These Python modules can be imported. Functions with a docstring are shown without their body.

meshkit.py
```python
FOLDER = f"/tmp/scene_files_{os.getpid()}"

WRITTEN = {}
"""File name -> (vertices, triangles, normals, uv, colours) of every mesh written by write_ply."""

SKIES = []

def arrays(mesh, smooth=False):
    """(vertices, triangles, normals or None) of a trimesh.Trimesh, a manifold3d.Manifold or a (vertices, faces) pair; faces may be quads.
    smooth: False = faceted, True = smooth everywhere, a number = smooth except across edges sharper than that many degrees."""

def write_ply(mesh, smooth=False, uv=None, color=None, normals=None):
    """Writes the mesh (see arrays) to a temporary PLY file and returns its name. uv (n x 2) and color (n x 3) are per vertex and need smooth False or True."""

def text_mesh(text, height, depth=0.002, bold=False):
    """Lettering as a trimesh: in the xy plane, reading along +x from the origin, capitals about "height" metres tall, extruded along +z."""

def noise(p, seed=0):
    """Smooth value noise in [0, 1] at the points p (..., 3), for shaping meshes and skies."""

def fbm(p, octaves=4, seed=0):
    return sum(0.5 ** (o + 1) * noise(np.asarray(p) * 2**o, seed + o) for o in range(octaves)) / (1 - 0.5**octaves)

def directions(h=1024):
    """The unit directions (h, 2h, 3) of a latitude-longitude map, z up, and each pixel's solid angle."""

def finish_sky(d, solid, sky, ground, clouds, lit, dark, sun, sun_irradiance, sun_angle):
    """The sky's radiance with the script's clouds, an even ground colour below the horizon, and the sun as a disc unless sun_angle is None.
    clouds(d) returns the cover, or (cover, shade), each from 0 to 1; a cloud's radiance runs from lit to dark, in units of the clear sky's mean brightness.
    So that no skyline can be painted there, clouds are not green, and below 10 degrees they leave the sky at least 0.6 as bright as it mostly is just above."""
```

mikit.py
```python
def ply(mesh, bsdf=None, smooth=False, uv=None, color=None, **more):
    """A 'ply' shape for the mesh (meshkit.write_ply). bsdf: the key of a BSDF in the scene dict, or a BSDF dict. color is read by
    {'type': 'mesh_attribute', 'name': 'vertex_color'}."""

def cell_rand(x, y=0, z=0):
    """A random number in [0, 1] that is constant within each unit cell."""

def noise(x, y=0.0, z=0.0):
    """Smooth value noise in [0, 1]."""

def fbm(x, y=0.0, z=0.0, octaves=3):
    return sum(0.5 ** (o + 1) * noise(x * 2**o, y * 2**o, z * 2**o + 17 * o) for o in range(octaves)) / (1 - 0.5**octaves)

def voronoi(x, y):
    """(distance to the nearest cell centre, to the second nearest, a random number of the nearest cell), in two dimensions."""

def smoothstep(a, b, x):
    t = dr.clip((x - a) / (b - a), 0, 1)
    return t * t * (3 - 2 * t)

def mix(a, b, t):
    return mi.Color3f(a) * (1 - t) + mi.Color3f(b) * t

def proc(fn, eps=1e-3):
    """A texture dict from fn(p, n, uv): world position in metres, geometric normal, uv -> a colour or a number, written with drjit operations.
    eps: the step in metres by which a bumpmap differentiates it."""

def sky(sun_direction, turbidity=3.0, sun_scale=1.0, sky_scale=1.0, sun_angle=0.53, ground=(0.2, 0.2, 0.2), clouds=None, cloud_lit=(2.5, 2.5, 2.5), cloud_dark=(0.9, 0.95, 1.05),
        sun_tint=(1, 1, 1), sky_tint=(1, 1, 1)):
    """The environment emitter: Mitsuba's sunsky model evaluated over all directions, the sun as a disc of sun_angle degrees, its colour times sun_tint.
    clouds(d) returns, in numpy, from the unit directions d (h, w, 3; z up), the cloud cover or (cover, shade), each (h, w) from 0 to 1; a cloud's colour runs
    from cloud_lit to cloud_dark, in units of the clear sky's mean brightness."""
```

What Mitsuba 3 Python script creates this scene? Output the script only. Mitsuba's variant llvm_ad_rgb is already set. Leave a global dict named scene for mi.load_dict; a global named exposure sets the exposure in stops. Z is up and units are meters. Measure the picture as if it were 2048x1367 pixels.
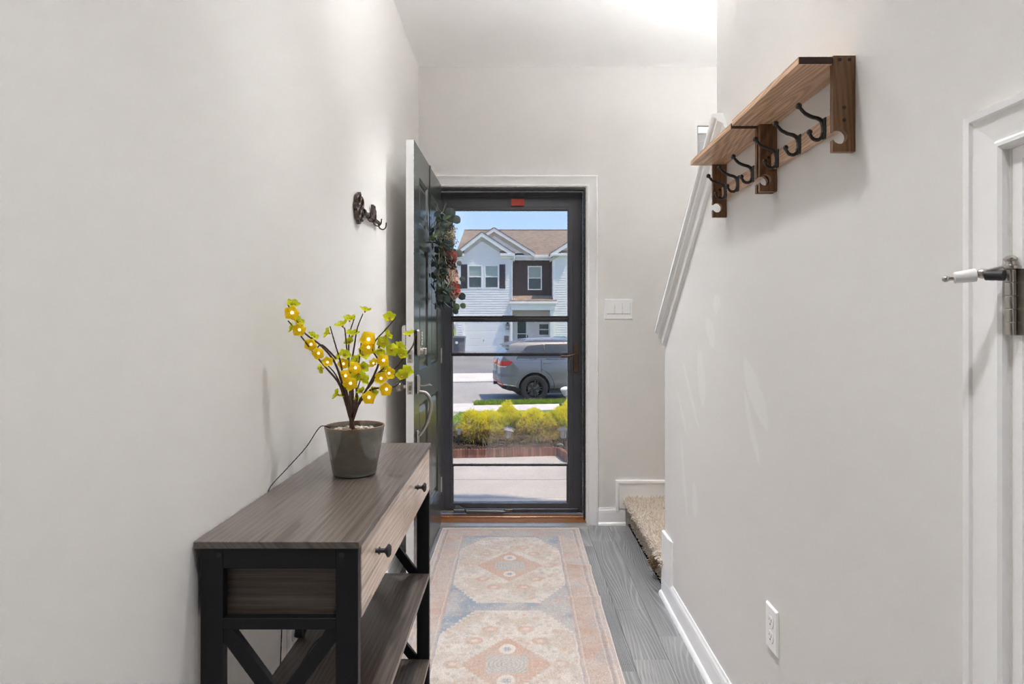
import math, random
import numpy as np, trimesh, drjit as dr, mitsuba as mi
import manifold3d as m3d
from shapely.geometry import Polygon, box as sbox, Point
from shapely.ops import unary_union
import mikit, meshkit
from mikit import proc, noise, fbm, voronoi, smoothstep, mix, cell_rand

T = mi.ScalarTransform4f
scene, labels = {}, {}
PI = math.pi

# ------------------------------------------------------------------ camera, sky, added lamps' strength, exposure
F, CX, CY, CAMZ = 1220.0, 1034.0, 648.0, 1.22          # focal length and vanishing point in 2048 x 1367 pixels
scene['camera'] = {
    'type': 'perspective', 'fov_axis': 'x', 'fov': math.degrees(2 * math.atan(1024 / F)), 'near_clip': 0.05, 'far_clip': 400.0,
    'principal_point_offset_x': (1024 - CX) / 2048, 'principal_point_offset_y': (683.5 - CY) / 1367,
    'to_world': T().look_at(origin=[0, 0, CAMZ], target=[0, 1, CAMZ], up=[0, 0, 1]),
}
SUN = (0.45, -0.20, 1.10)
scene['sky'] = mikit.sky(SUN, turbidity=4.0, sun_scale=1.0, sky_scale=2.45, sun_angle=1.2, ground=(0.25, 0.25, 0.25), sky_tint=(1.0, 0.96, 0.97))
exposure = 1.27
FILL_HALL, FILL_STAIR, FILL_CAN = 6.4, 84.0, (340.0, 235.0, 440.0)  # strengths of the added, unseen fill lamps


def at(x, y, Y):
    """The point at depth Y seen at pixel (x, y)."""
    return np.array([(x - CX) / F * Y, Y, CAMZ - (y - CY) / F * Y])


# ------------------------------------------------------------------ helpers
def free(key):
    if key not in scene and key not in labels:
        return key
    n = 1
    while f'{key}_{n:03d}' in scene or f'{key}_{n:03d}' in labels:
        n += 1
    return f'{key}_{n:03d}'


def thing(name, label, cat, group=None):
    k = free(name)
    labels[k] = {'label': label, 'category': cat}
    if group:
        labels[k]['group'] = group
    return k


def struct(name, label, mesh=None, bsdf=None, smooth=False):
    labels[name] = {'label': label, 'kind': 'structure'}
    if mesh is not None:
        scene[name] = mikit.ply(mesh, bsdf, smooth)
    return name


COUNT = {}


def part(parent, name, mesh, bsdf=None, smooth=False, label=None, kind=None, **kw):
    """One part (or sub-part) under its parent; mesh may also be a ready ply dict."""
    base = parent + '__' + name
    n = COUNT.get(base, 0)
    COUNT[base] = n + 1
    k = base if n == 0 else f'{base}_{n:03d}'
    scene[k] = dict(mesh, **kw) if isinstance(mesh, dict) else mikit.ply(mesh, bsdf, smooth, **kw)
    if label or kind:
        labels[k] = {a: b for a, b in (('label', label), ('kind', kind)) if b}
    return k


def solo(name, mesh, bsdf, label, cat, group=None, smooth=False, kind=None, **kw):
    k = thing(name, label, cat, group)
    if kind:
        labels[k]['kind'] = kind
    scene[k] = dict(mesh, **kw) if isinstance(mesh, dict) else mikit.ply(mesh, bsdf, smooth, **kw)
    return k


def cat(ms):
    return trimesh.util.concatenate([m for m in ms if m is not None])


def hull(pts):
    return trimesh.convex.convex_hull(np.asarray(pts, float))


def cbox(x0, x1, y0, y1, z0, z1, c=0.0015):
    """A box with chamfered edges."""
    x0, x1 = sorted((x0, x1)); y0, y1 = sorted((y0, y1)); z0, z1 = sorted((z0, z1))
    c = min(c, 0.45 * min(x1 - x0, y1 - y0, z1 - z0))
    p = []
    for X, sx in ((x0, 1), (x1, -1)):
        for Y, sy in ((y0, 1), (y1, -1)):
            for Z, sz in ((z0, 1), (z1, -1)):
                p += [(X, Y + sy * c, Z + sz * c), (X + sx * c, Y, Z + sz * c), (X + sx * c, Y + sy * c, Z)]
    return hull(p)


def plain(x0, x1, y0, y1, z0, z1):
    return trimesh.creation.box(bounds=[[min(x0, x1), min(y0, y1), min(z0, z1)], [max(x0, x1), max(y0, y1), max(z0, z1)]])


def mani(mesh):
    return m3d.Manifold(m3d.Mesh(np.asarray(mesh.vertices, np.float32), np.asarray(mesh.faces, np.uint32)))


def unmani(m):
    q = m.to_mesh()
    return trimesh.Trimesh(np.array(q.vert_properties[:, :3]), np.array(q.tri_verts), process=False)


def extr(pts, axis, a, b):
    """Extrude a 2D outline along an axis: x takes (y,z), y takes (x,z), z takes (x,y)."""
    if hasattr(pts, 'geoms'):
        return cat([extr(g, axis, a, b) for g in pts.geoms if g.geom_type == 'Polygon'])
    poly = pts if isinstance(pts, Polygon) else Polygon(pts)
    if not poly.is_valid:
        poly = poly.buffer(0)
    m = trimesh.creation.extrude_polygon(poly, b - a, engine='earcut')
    v = np.array(m.vertices)
    u, w, d = v[:, 0], v[:, 1], v[:, 2] + a
    if axis == 'x':
        v = np.stack([d, u, w], 1); flip = False
    elif axis == 'y':
        v = np.stack([u, d, w], 1); flip = True
    else:
        v = np.stack([u, w, d], 1); flip = False
    f = np.array(m.faces)
    return trimesh.Trimesh(v, f[:, ::-1] if flip else f, process=False)


def tube(points, r, sides=8, cap=True):
    p = np.asarray(points, float)
    n = len(p)
    r = np.broadcast_to(np.asarray(r, float), (n,))
    t = np.gradient(p, axis=0)
    t /= np.linalg.norm(t, axis=1, keepdims=True) + 1e-12
    a = np.cross(t[0], [0, 0, 1.0] if abs(t[0, 2]) < 0.9 else [1.0, 0, 0])
    rings = []
    for i in range(n):
        a = a - t[i] * (a @ t[i])
        a /= np.linalg.norm(a) + 1e-12
        b = np.cross(t[i], a)
        ang = np.arange(sides) * 2 * PI / sides
        rings.append(p[i] + r[i] * (np.cos(ang)[:, None] * a + np.sin(ang)[:, None] * b))
    v = np.vstack(rings)
    f = []
    for i in range(n - 1):
        for k in range(sides):
            k2 = (k + 1) % sides
            f += [[i * sides + k, i * sides + k2, (i + 1) * sides + k2], [i * sides + k, (i + 1) * sides + k2, (i + 1) * sides + k]]
    if cap:
        v = np.vstack([v, p[0], p[-1]])
        c0, c1 = len(v) - 2, len(v) - 1
        for k in range(sides):
            k2 = (k + 1) % sides
            f += [[c0, k2, k], [c1, (n - 1) * sides + k, (n - 1) * sides + k2]]
    return trimesh.Trimesh(v, np.array(f), process=False)


def smooth_path(pts, n=8):
    """Catmull-Rom through the points."""
    p = np.asarray(pts, float)
    p = np.vstack([2 * p[0] - p[1], p, 2 * p[-1] - p[-2]])
    out = []
    for i in range(1, len(p) - 2):
        for s in np.linspace(0, 1, n, endpoint=False):
            a, b, c, d = p[i - 1], p[i], p[i + 1], p[i + 2]
            out.append(0.5 * (2 * b + (c - a) * s + (2 * a - 5 * b + 4 * c - d) * s ** 2 + (3 * b - a - 3 * c + d) * s ** 3))
    out.append(p[-2])
    return np.array(out)


def lathe(profile, n=32, centre=(0, 0, 0)):
    m = trimesh.creation.revolve(np.asarray(profile, float), sections=n)
    m.apply_translation(centre)
    return m


def turn(mesh, axis, deg, at_=(0, 0, 0)):
    mesh = mesh.copy()
    mesh.apply_transform(trimesh.transformations.rotation_matrix(math.radians(deg), axis, at_))
    return mesh


def to_dir(mesh, d, centre):
    """The mesh's z axis turned to d, then moved."""
    m = mesh.copy()
    m.apply_transform(trimesh.geometry.align_vectors([0, 0, 1], np.asarray(d, float) / np.linalg.norm(d)))
    m.apply_translation(centre)
    return m


def mitred(profile, p0, p1, across, out, m0=0.0, m1=0.0):
    """A moulding: profile of (u, v) = (across, out), swept from p0 to p1, its ends cut so that a point at u lies m0*u (m1*u) further along."""
    p0, p1, across, out = (np.asarray(x, float) for x in (p0, p1, across, out))
    d = (p1 - p0) / np.linalg.norm(p1 - p0)
    prof = np.asarray(profile, float)
    n = len(prof)
    a = p0 + prof[:, :1] * across + prof[:, 1:] * out + (prof[:, :1] * m0) * d
    b = p1 + prof[:, :1] * across + prof[:, 1:] * out + (prof[:, :1] * m1) * d
    v = np.vstack([a, b])
    f = [[i, (i + 1) % n, n + (i + 1) % n] for i in range(n)] + [[i, n + (i + 1) % n, n + i] for i in range(n)]
    tri = trimesh.creation.triangulate_polygon(Polygon(prof), engine='earcut')
    tv, tf = tri
    idx = [int(np.argmin(np.linalg.norm(prof - q, axis=1))) for q in tv]
    for t in tf:
        f += [[idx[t[0]], idx[t[1]], idx[t[2]]], [n + idx[t[0]], n + idx[t[2]], n + idx[t[1]]]]
    m = trimesh.Trimesh(v, np.array(f), process=False)
    m.fix_normals()
    return m


def ball(c, r, sub=2, squash=(1, 1, 1)):
    m = trimesh.creation.icosphere(sub, 1.0)
    m.vertices = m.vertices * (np.asarray(squash) * r) + np.asarray(c)
    return m


def rod(a, b, r, n=16):
    return tube([a, b], r, n)


# ------------------------------------------------------------------ materials
def rgb(c):
    return {'type': 'rgb', 'value': [float(x) for x in c]}


def lin(r, g, b):
    """sRGB 0..255 to linear."""
    return tuple(((x / 255) / 12.92 if x / 255 < 0.04045 else ((x / 255 + 0.055) / 1.055) ** 2.4) for x in (r, g, b))


def mat(name, c, rough=0.5, metal=0.0, spec=0.5, two=True, bump=None, bscale=1.0, **kw):
    tex = c if isinstance(c, dict) else rgb(c)
    b = {'type': 'principled', 'base_color': tex, 'roughness': rough, 'metallic': metal, 'specular': spec, **kw}
    if bump is not None:
        b = {'type': 'bumpmap', 'arbitrary': bump, 'scale': bscale, 'bsdf': b}
    if two:
        b = {'type': 'twosided', 'bsdf': b}
    scene[name] = b
    return name


WALL = (0.715, 0.697, 0.673)


def wall_fn(p, n, uv):
    v = fbm(p.x * 1.7, p.y * 1.7, p.z * 1.7) - 0.5
    c = mi.Color3f(*WALL) * (1 + 0.05 * v)
    # brushed touch-up paint on the right-hand wall, long slanting strokes
    on = dr.select(p.x > 0.6, 1.0, 0.0) * dr.select(p.x < 0.70, 1.0, 0.0)
    spots = mi.Float(0)
    for (y, z, ly, lz, tilt) in ((2.10, 1.186, .045, .055, .5), (2.21, 1.03, .045, .10, .15), (2.35, .956, .018, .12, .9), (2.466, .862, .018, .085, .9), (1.71, 1.028, .055, .095, .85),
                                 (1.733, .922, .02, .095, .5), (2.44, .61, .022, .16, .3), (2.29, .56, .035, .065, 0.), (2.04, 1.29, .04, .03, .3)):
        a = (p.y - y) - tilt * (p.z - z) + 0.02 * (noise(p.y * 40, p.z * 14) - 0.5)
        b = p.z - z + 0.03 * (noise(p.y * 70, p.z * 9 + 3) - 0.5)
        d = dr.square(a / ly) + dr.square(b / lz)
        spots = dr.maximum(spots, 1 - smoothstep(0.75, 1.1, d))
    return mix(c, mi.Color3f(0.765, 0.755, 0.735), spots * on * 0.85)


mat('mat_wall', proc(wall_fn), 0.55, spec=0.35)
mat('mat_ceiling', (0.90, 0.892, 0.875), 0.8, spec=0.2)
mat('mat_trim', (0.915, 0.91, 0.90), 0.32, spec=0.5)
mat('mat_plastic_white', (0.90, 0.897, 0.885), 0.3)
mat('mat_hole', (0.01, 0.01, 0.01), 0.6)
mat('mat_nickel', (0.50, 0.47, 0.43), 0.30, metal=1.0)
mat('mat_nickel_dark', (0.20, 0.18, 0.16), 0.4, metal=1.0)
mat('mat_bronze', (0.10, 0.065, 0.045), 0.35, metal=0.7)
mat('mat_black_metal', (0.012, 0.011, 0.010), 0.22, spec=0.6)
mat('mat_black_matte', (0.010, 0.010, 0.011), 0.5)
mat('mat_rubber_white', (0.72, 0.71, 0.70), 0.45)
mat('mat_storm', (0.040, 0.041, 0.048), 0.38, spec=0.5)
mat('mat_storm_black', (0.010, 0.009, 0.009), 0.45)
mat('mat_door', (0.020, 0.024, 0.021), 0.22, spec=0.55)
mat('mat_closer', (0.12, 0.12, 0.13), 0.35, metal=0.6)
mat('mat_sticker', (0.40, 0.035, 0.018), 0.5)
mat('mat_sticker_pale', (0.55, 0.16, 0.10), 0.5)
mat('mat_sill', (0.25, 0.105, 0.04), 0.25, metal=0.3)
mat('mat_sill_metal', (0.55, 0.54, 0.52), 0.35, metal=0.7)
scene['mat_glass'] = {'type': 'thindielectric', 'int_ior': 1.5}
mat('mat_frame_black', (0.0055, 0.006, 0.0085), 0.45, spec=0.25)

# ================================================================== the room itself
XL, XR, YE, ZC = -0.60, 0.667, 3.72, 2.79          # left wall, right wall, far (door) wall, ceiling
YK, YF, XK = 2.75, 2.034, 0.782                    # knee wall's free end, where the full-height wall begins, the stairwell's side of it
YB, XS = -3.6, 1.95                                # wall behind the camera, far side of the stairwell
DX0, DX1, DZ = -0.494, 0.421, 2.055                # entry door opening

# left wall
struct('wall_left', 'greige painted wall on the left of the hall', plain(XL - 0.12, XL, YB - .12, YE + 0.16, -0.02, ZC), 'mat_wall')
# far wall with door opening and the stair window
WX0, WX1, WZ0, WZ1 = 1.10, 1.80, 1.25, 2.43
far = extr(Polygon([(XL, 0), (XS + .12, 0), (XS + .12, 5.3), (XL, 5.3)]).difference(sbox(DX0, -1, DX1, DZ)).difference(sbox(WX0, WZ0, WX1, WZ1)), 'y', YE, YE + 0.16)
struct('wall_end', 'greige wall at the end of the hall around the entry door', far, 'mat_wall')
# right wall: full height, then the sloping knee wall beside the stairs; with the low closet door opening
CD0, CD1, CDZ = 0.165, 0.822, 1.445
SL = 0.86
rw = Polygon([(YB, 0), (YK, 0), (YK, 1.195), (YF, 1.195 + SL * (YK - YF)), (YF, ZC), (YB, ZC)]).difference(sbox(CD0, -1, CD1, CDZ))
struct('wall_right', 'greige wall on the right with a sloping knee wall along the stairs', extr(rw, 'x', XR, XK), 'mat_wall')
struct('wall_stairwell', 'greige wall on the far side of the stairs', plain(XS, XS + .12, -0.5, YE, 0, 5.3), 'mat_wall')
FILL_CANS = [(0.033, 0.35), (0.033, 1.42), (0.033, 2.72)]                 # added recessed downlights, unseen fill light
cl_ = Polygon([(XL - .12, YB - .12), (XK, YB - .12), (XK, YE), (XL - .12, YE)]).difference(unary_union([Point(*c).buffer(.112, 24) for c in FILL_CANS]))
struct('ceiling', 'flat white painted ceiling', cat([extr(cl_, 'z', ZC, ZC + .12), plain(XK, XS + .12, 1.45, YE, ZC, ZC + .12), plain(XK, XS + .12, YB - .12, -0.5, ZC, ZC + .12), plain(XL - .12, XS + .12, -0.6, YE + .16, 5.3, 5.42)]), 'mat_ceiling')
struct('wall_upstairs', 'greige wall above the hall ceiling, on the stairwell side', cat([plain(XK - .1, XK, -0.5, YE, ZC + .12, 5.3), plain(XK, XS + .12, -0.62, -0.5, 2.0, 5.3)]), 'mat_wall')
struct('wall_back', 'greige wall at the back of the hall', plain(XL - .12, XK, YB - .12, YB, 0, ZC), 'mat_wall')

# ------------------------------------------------------------------ plank floor: each plank its own piece
PW = 0.1315


def floor_fn(p, n, uv):
    col = dr.floor((p.x - 0.0263) / PW)
    o = cell_rand(col, 3) * 7
    row = dr.floor((p.y + o) / 1.21)
    idp = cell_rand(col, row, 5)
    lx = (p.x - col * PW) + idp * 3.1
    warp = fbm(lx * 9 + idp * 31, p.y * 1.6 + idp * 17, idp * 9, octaves=2)
    g = noise(lx * 16 + idp * 40, p.y * 1.9 + 3 * idp, 2.0) * 3.6 + lx * 34 + warp * 2.2
    tri = dr.abs(g * 2.2 - dr.floor(g * 2.2) - 0.5) * 2
    line = 1 - smoothstep(0.0, 0.55, tri)
    fine = noise(lx * 420, p.y * 9, 1.0)
    cloud = fbm(lx * 10, p.y * 3.0 + idp * 9, 4.0)
    base = mix((0.135, 0.138, 0.146), (0.275, 0.272, 0.268), dr.clip(0.55 * idp + 0.75 * cloud - 0.12, 0, 1))
    c = base * (0.86 + 0.28 * fine)
    return mix(c, mi.Color3f(0.50, 0.49, 0.475), line * (0.12 + 0.28 * noise(lx * 26, p.y * 4, 8.0)))


def floor_bump(p, n, uv):
    return noise(p.x * 420, p.y * 9, 1.0)


mat('mat_floor', proc(floor_fn), 0.36, spec=0.45, bump=proc(floor_bump, 1e-3), bscale=0.0006)
struct('floor', 'grey wood-look plank floor of the hall', plain(XL - .12, XS, YB - .12, YE + .1, -0.08, -0.012), 'mat_frame_black')
for c in range(-5, 6):
    x0, x1 = 0.0263 + c * PW, 0.0263 + (c + 1) * PW
    x0c, x1c = max(x0, XL), min(x1, XR + 0.01)
    if x1c - x0c < 0.01:
        continue
    h = (((c + 1000000) * 374761393 + 3 * 668265263) & 0xFFFFFFFF)
    # joints measured where the photograph shows them, otherwise staggered
    joints = {3: [2.607], 4: [2.80], 2: [2.19]}.get(c, [0.7 + (c * 0.37) % 1.0 + 1.2])
    ys = sorted({YB, YE} | {y for j in joints for y in (j - 1.21 * k for k in range(-1, 6)) if YB < y < YE})
    for a, b in zip(ys, ys[1:]):
        part('floor', 'plank', cbox(x0c + .0004, x1c - .0004, a + .0004, b - .0004, -0.012, 0, 0.0012), 'mat_floor')

# ------------------------------------------------------------------ baseboards, casings and other trim
BASE = [(0, 0), (0.0, 0.016), (0.012, 0.020), (0.018, 0.014), (0.075, 0.013), (0.082, 0.010), (0.088, 0.010), (0.094, 0.006), (0.103, 0.004), (0.103, 0)]   # (up, out)
SHOE = [(0, 0), (0, 0.026), (0.008, 0.025), (0.016, 0.020), (0.020, 0.013), (0.020, 0)]


def baseboard(name, label, p0, p1, out):
    k = struct(name, label)
    part(k, 'board', mitred(BASE, p0, p1, (0, 0, 1), out), 'mat_trim', 25)
    part(k, 'shoe_moulding', mitred(SHOE, p0, p1, (0, 0, 1), out), 'mat_trim', 40)
    return k


baseboard('baseboard_left', 'white baseboard along the left wall behind the console table', (XL, YB, 0), (XL, YE, 0), (1, 0, 0))
k = baseboard('baseboard_right', 'white baseboard along the right wall', (XR, CD1 + .085, 0), (XR, YK + .016, 0), (-1, 0, 0))
# its short upright return at the free end of the wall
RET = [(0, 0), (0, .013), (0.118, .013), (0.130, .010), (0.140, .010), (0.150, .004), (0.162, .003), (0.162, 0)]
part(k, 'end_block', mitred(RET, (XR, YK + .012, 0.09), (XR, YK + .012, 0.288), (0, -1, 0), (-1, 0, 0), 0, 0), 'mat_trim', 25)
part(k, 'end_cap', cbox(XR - .013, XK - .02, YK, YK + .014, 0.0, 0.288, .002), 'mat_trim')
k = baseboard('baseboard_end', 'white baseboard stepping up beside the first stair on the end wall', (DX1 + .072, YE, 0), (0.66, YE, 0), (0, -1, 0))
part(k, 'riser_board', extr([(0.612, 0.10), (0.612, 0.262), (XS, 0.262), (XS, 0.10)], 'y', YE - .012, YE), 'mat_trim')
STEPM = [(0, 0), (0, .014), (.008, .018), (.016, .018), (.024, .012), (.028, 0)]
part(k, 'edge_moulding', mitred(STEPM, (0.600, YE, 0.085), (0.600, YE, 0.272), (1, 0, 0), (0, -1, 0), 0, -1), 'mat_trim', 30)
part(k, 'edge_moulding', mitred(STEPM, (0.600, YE, 0.272), (XS, YE, 0.272), (0, 0, -1), (0, -1, 0), 1, 0), 'mat_trim', 30)

CASE = [(0, 0), (0, .010), (.006, .014), (.012, .014), (.018, .010), (.040, .012), (.056, .017), (.062, .019), (.070, .018), (.072, .010), (.072, 0)]   # (away from the opening, out)


def casing(name, label, x0, x1, z1, y, out):
    k = struct(name, label)
    part(k, 'side_casing', mitred(CASE, (x0, y, 0), (x0, y, z1), (-1, 0, 0), out, 0, 1), 'mat_trim', 25)
    part(k, 'side_casing', mitred(CASE, (x1, y, 0), (x1, y, z1), (1, 0, 0), out, 0, 1), 'mat_trim', 25)
    part(k, 'head_casing', mitred(CASE, (x0, y, z1), (x1, y, z1), (0, 0, 1), out, -1, 1), 'mat_trim', 25)
    return k


k = casing('trim_1', 'white moulded casing around the entry door opening', DX0, DX1, DZ, YE, (0, -1, 0))
# the jamb: white inside, a black weatherstrip at its front edge
part(k, 'jamb', cat([cbox(DX1 - .004, DX1 + .02, YE + .004, YE + .16, 0, DZ), cbox(DX0 - .02, DX0 + .004, YE + .004, YE + .16, 0, DZ), cbox(DX0, DX1, YE + .004, YE + .16, DZ - .003, DZ + .02)]), 'mat_trim')
part(k, 'weatherstrip', cat([cbox(DX1 - .014, DX1 - .002, YE + .001, YE + .035, 0.03, DZ - .002, .003), cbox(DX0 + .002, DX0 + .014, YE + .001, YE + .035, 0.03, DZ - .002, .003),
                             cbox(DX0 + .002, DX1 - .002, YE + .001, YE + .035, DZ - .016, DZ - .002, .003)]), 'mat_storm_black', label='black weatherstrip inside the entry door jamb')
part(k, 'strike_plate', cbox(DX1 - .005, DX1 + .001, YE - .001, YE + .03, 0.94, 1.0, .001), 'mat_nickel', label='strike plate on the right jamb')

# threshold of the entry door
k = struct('trim_2', 'wood and metal threshold under the entry door')
part(k, 'wood_sill', extr([(YE - .005, 0), (YE - .005, .016), (YE + .012, .024), (YE + .04, .030), (YE + .16, .026), (YE + .16, 0)], 'x', DX0, DX1), 'mat_sill', label='orange brown wood sill')
part(k, 'sill_step', cbox(DX0, DX1, YE + .034, YE + .06, .028, .037, .003), 'mat_sill', label='raised lip of the wood sill')
part(k, 'metal_strip', extr([(YE - .055, 0), (YE - .052, .008), (YE - .030, .013), (YE - .004, .013), (YE - .004, 0)], 'x', DX0 - .0, DX1 + .012), 'mat_sill_metal', label='pale metal floor strip')

# sloping cap on the knee wall
k = struct('trim_3', 'white moulded cap sloping up along the knee wall beside the stairs')
th = math.atan(SL)
d = np.array([0, -math.cos(th), math.sin(th)])           # up the slope, towards the camera
up = np.array([0, math.sin(th), math.cos(th)])           # out of the slope
lo = np.array([0, YK + .025, 1.195 - SL * .025])
hi = lo + d * ((YK + .025 - 1.955) / math.cos(th))
CAP = [(-.112, 0), (-.112, .028), (-.104, .034), (.026, .034), (.034, .031), (.038, .024), (.038, .012), (.034, .004), (.026, 0)]      # (towards the hall, up)
part(k, 'cap_board', mitred([(u, w) for u, w in CAP], lo + [XR, 0, 0], hi + [XR, 0, 0], (-1, 0, 0), up), 'mat_trim', 25)
MOULD = [(0, 0), (0, .028), (-.010, .027), (-.018, .022), (-.026, .014), (-.034, .012), (-.040, .014), (-.050, .012), (-.058, .006), (-.060, 0)]                 # (up, towards the hall)
part(k, 'cove_moulding', mitred(MOULD, lo + [XR, 0, 0] - d * .01, hi + [XR, 0, 0], up, (-1, 0, 0)), 'mat_trim', 25)
part(k, 'stair_side_moulding', mitred(MOULD, lo + [XK, 0, 0], hi + [XK, 0, 0] - d * .02, up, (1, 0, 0)), 'mat_trim', 25)

# ------------------------------------------------------------------ stairs: a carpeted landing, then steps rising towards the camera behind the right wall
def carpet_fn(p, n, uv):
    v = fbm(p.x * 160, p.y * 160, p.z * 160, octaves=2)
    return mix((0.44, 0.36, 0.28), (0.72, 0.65, 0.57), v)


mat('mat_carpet', proc(carpet_fn), 0.95, spec=0.1)
for i, c in enumerate([(0.78, 0.72, 0.64), (0.66, 0.58, 0.49), (0.48, 0.38, 0.29)]):
    mat(f'mat_tuft_{i}', c, 0.95, spec=0.1)
k = struct('stairs', 'carpeted stairs, the first step a wide landing at the end of the hall')
ZT = 0.168
land = extr([(0.690, 0.0), (0.688, ZT - .045), (0.664, ZT - .040), (0.652, ZT - .022), (0.658, ZT - .006), (0.675, ZT), (XS, ZT), (XS, 0)], 'y', YK - .02, YE - .013)
part(k, 'landing', land, 'mat_carpet', 40)
for j in range(4):
    y1 = YK - 0.26 * j
    part(k, 'tread', cbox(XK + .002, XS, y1 - .30, y1 - .022, 0.0, ZT + .19 * (j + 1), .012), 'mat_carpet')
rng = np.random.default_rng(5)


def tufts(n):
    """Yarn ends standing up from the landing's top, nose and riser."""
    V, Fc = [], []
    s = rng.random(n)
    y = rng.uniform(YK - .015, YE - .02, n)
    prof = np.array([(0.690, 0.004), (0.688, ZT - .045), (0.664, ZT - .040), (0.652, ZT - .022), (0.658, ZT - .006), (0.675, ZT), (1.06, ZT)])
    seg = np.linalg.norm(np.diff(prof, axis=0), axis=1)
    cum = np.r_[0, np.cumsum(seg)]
    t = s * cum[-1]
    i = np.clip(np.searchsorted(cum, t) - 1, 0, len(seg) - 1)
    fr = (t - cum[i]) / seg[i]
    base = prof[i] + (prof[i + 1] - prof[i]) * fr[:, None]
    dirs = np.diff(prof, axis=0) / seg[:, None]
    nrm = np.stack([-dirs[i][:, 1], dirs[i][:, 0]], 1)
    for q in range(n):
        b = np.array([base[q, 0], y[q], base[q, 1]])
        nn = np.array([nrm[q, 0], 0, nrm[q, 1]])
        tip = b + (nn + rng.normal(0, .55, 3)) * rng.uniform(.004, .0095)
        a1 = np.cross(nn, rng.normal(size=3)); a1 /= np.linalg.norm(a1) + 1e-9
        a2 = np.cross(nn, a1)
        r = rng.uniform(.0018, .003)
        o = len(V)
        V += [b + a1 * r, b - a1 * r * .5 + a2 * r * .87, b - a1 * r * .5 - a2 * r * .87, tip + a1 * r * .7, tip - a1 * r * .35 + a2 * r * .6, tip - a1 * r * .35 - a2 * r * .6]
        Fc += [[o, o + 1, o + 4], [o, o + 4, o + 3], [o + 1, o + 2, o + 5], [o + 1, o + 5, o + 4], [o + 2, o, o + 3], [o + 2, o + 3, o + 5], [o + 3, o + 4, o + 5]]
    return trimesh.Trimesh(np.array(V), np.array(Fc), process=False)


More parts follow.
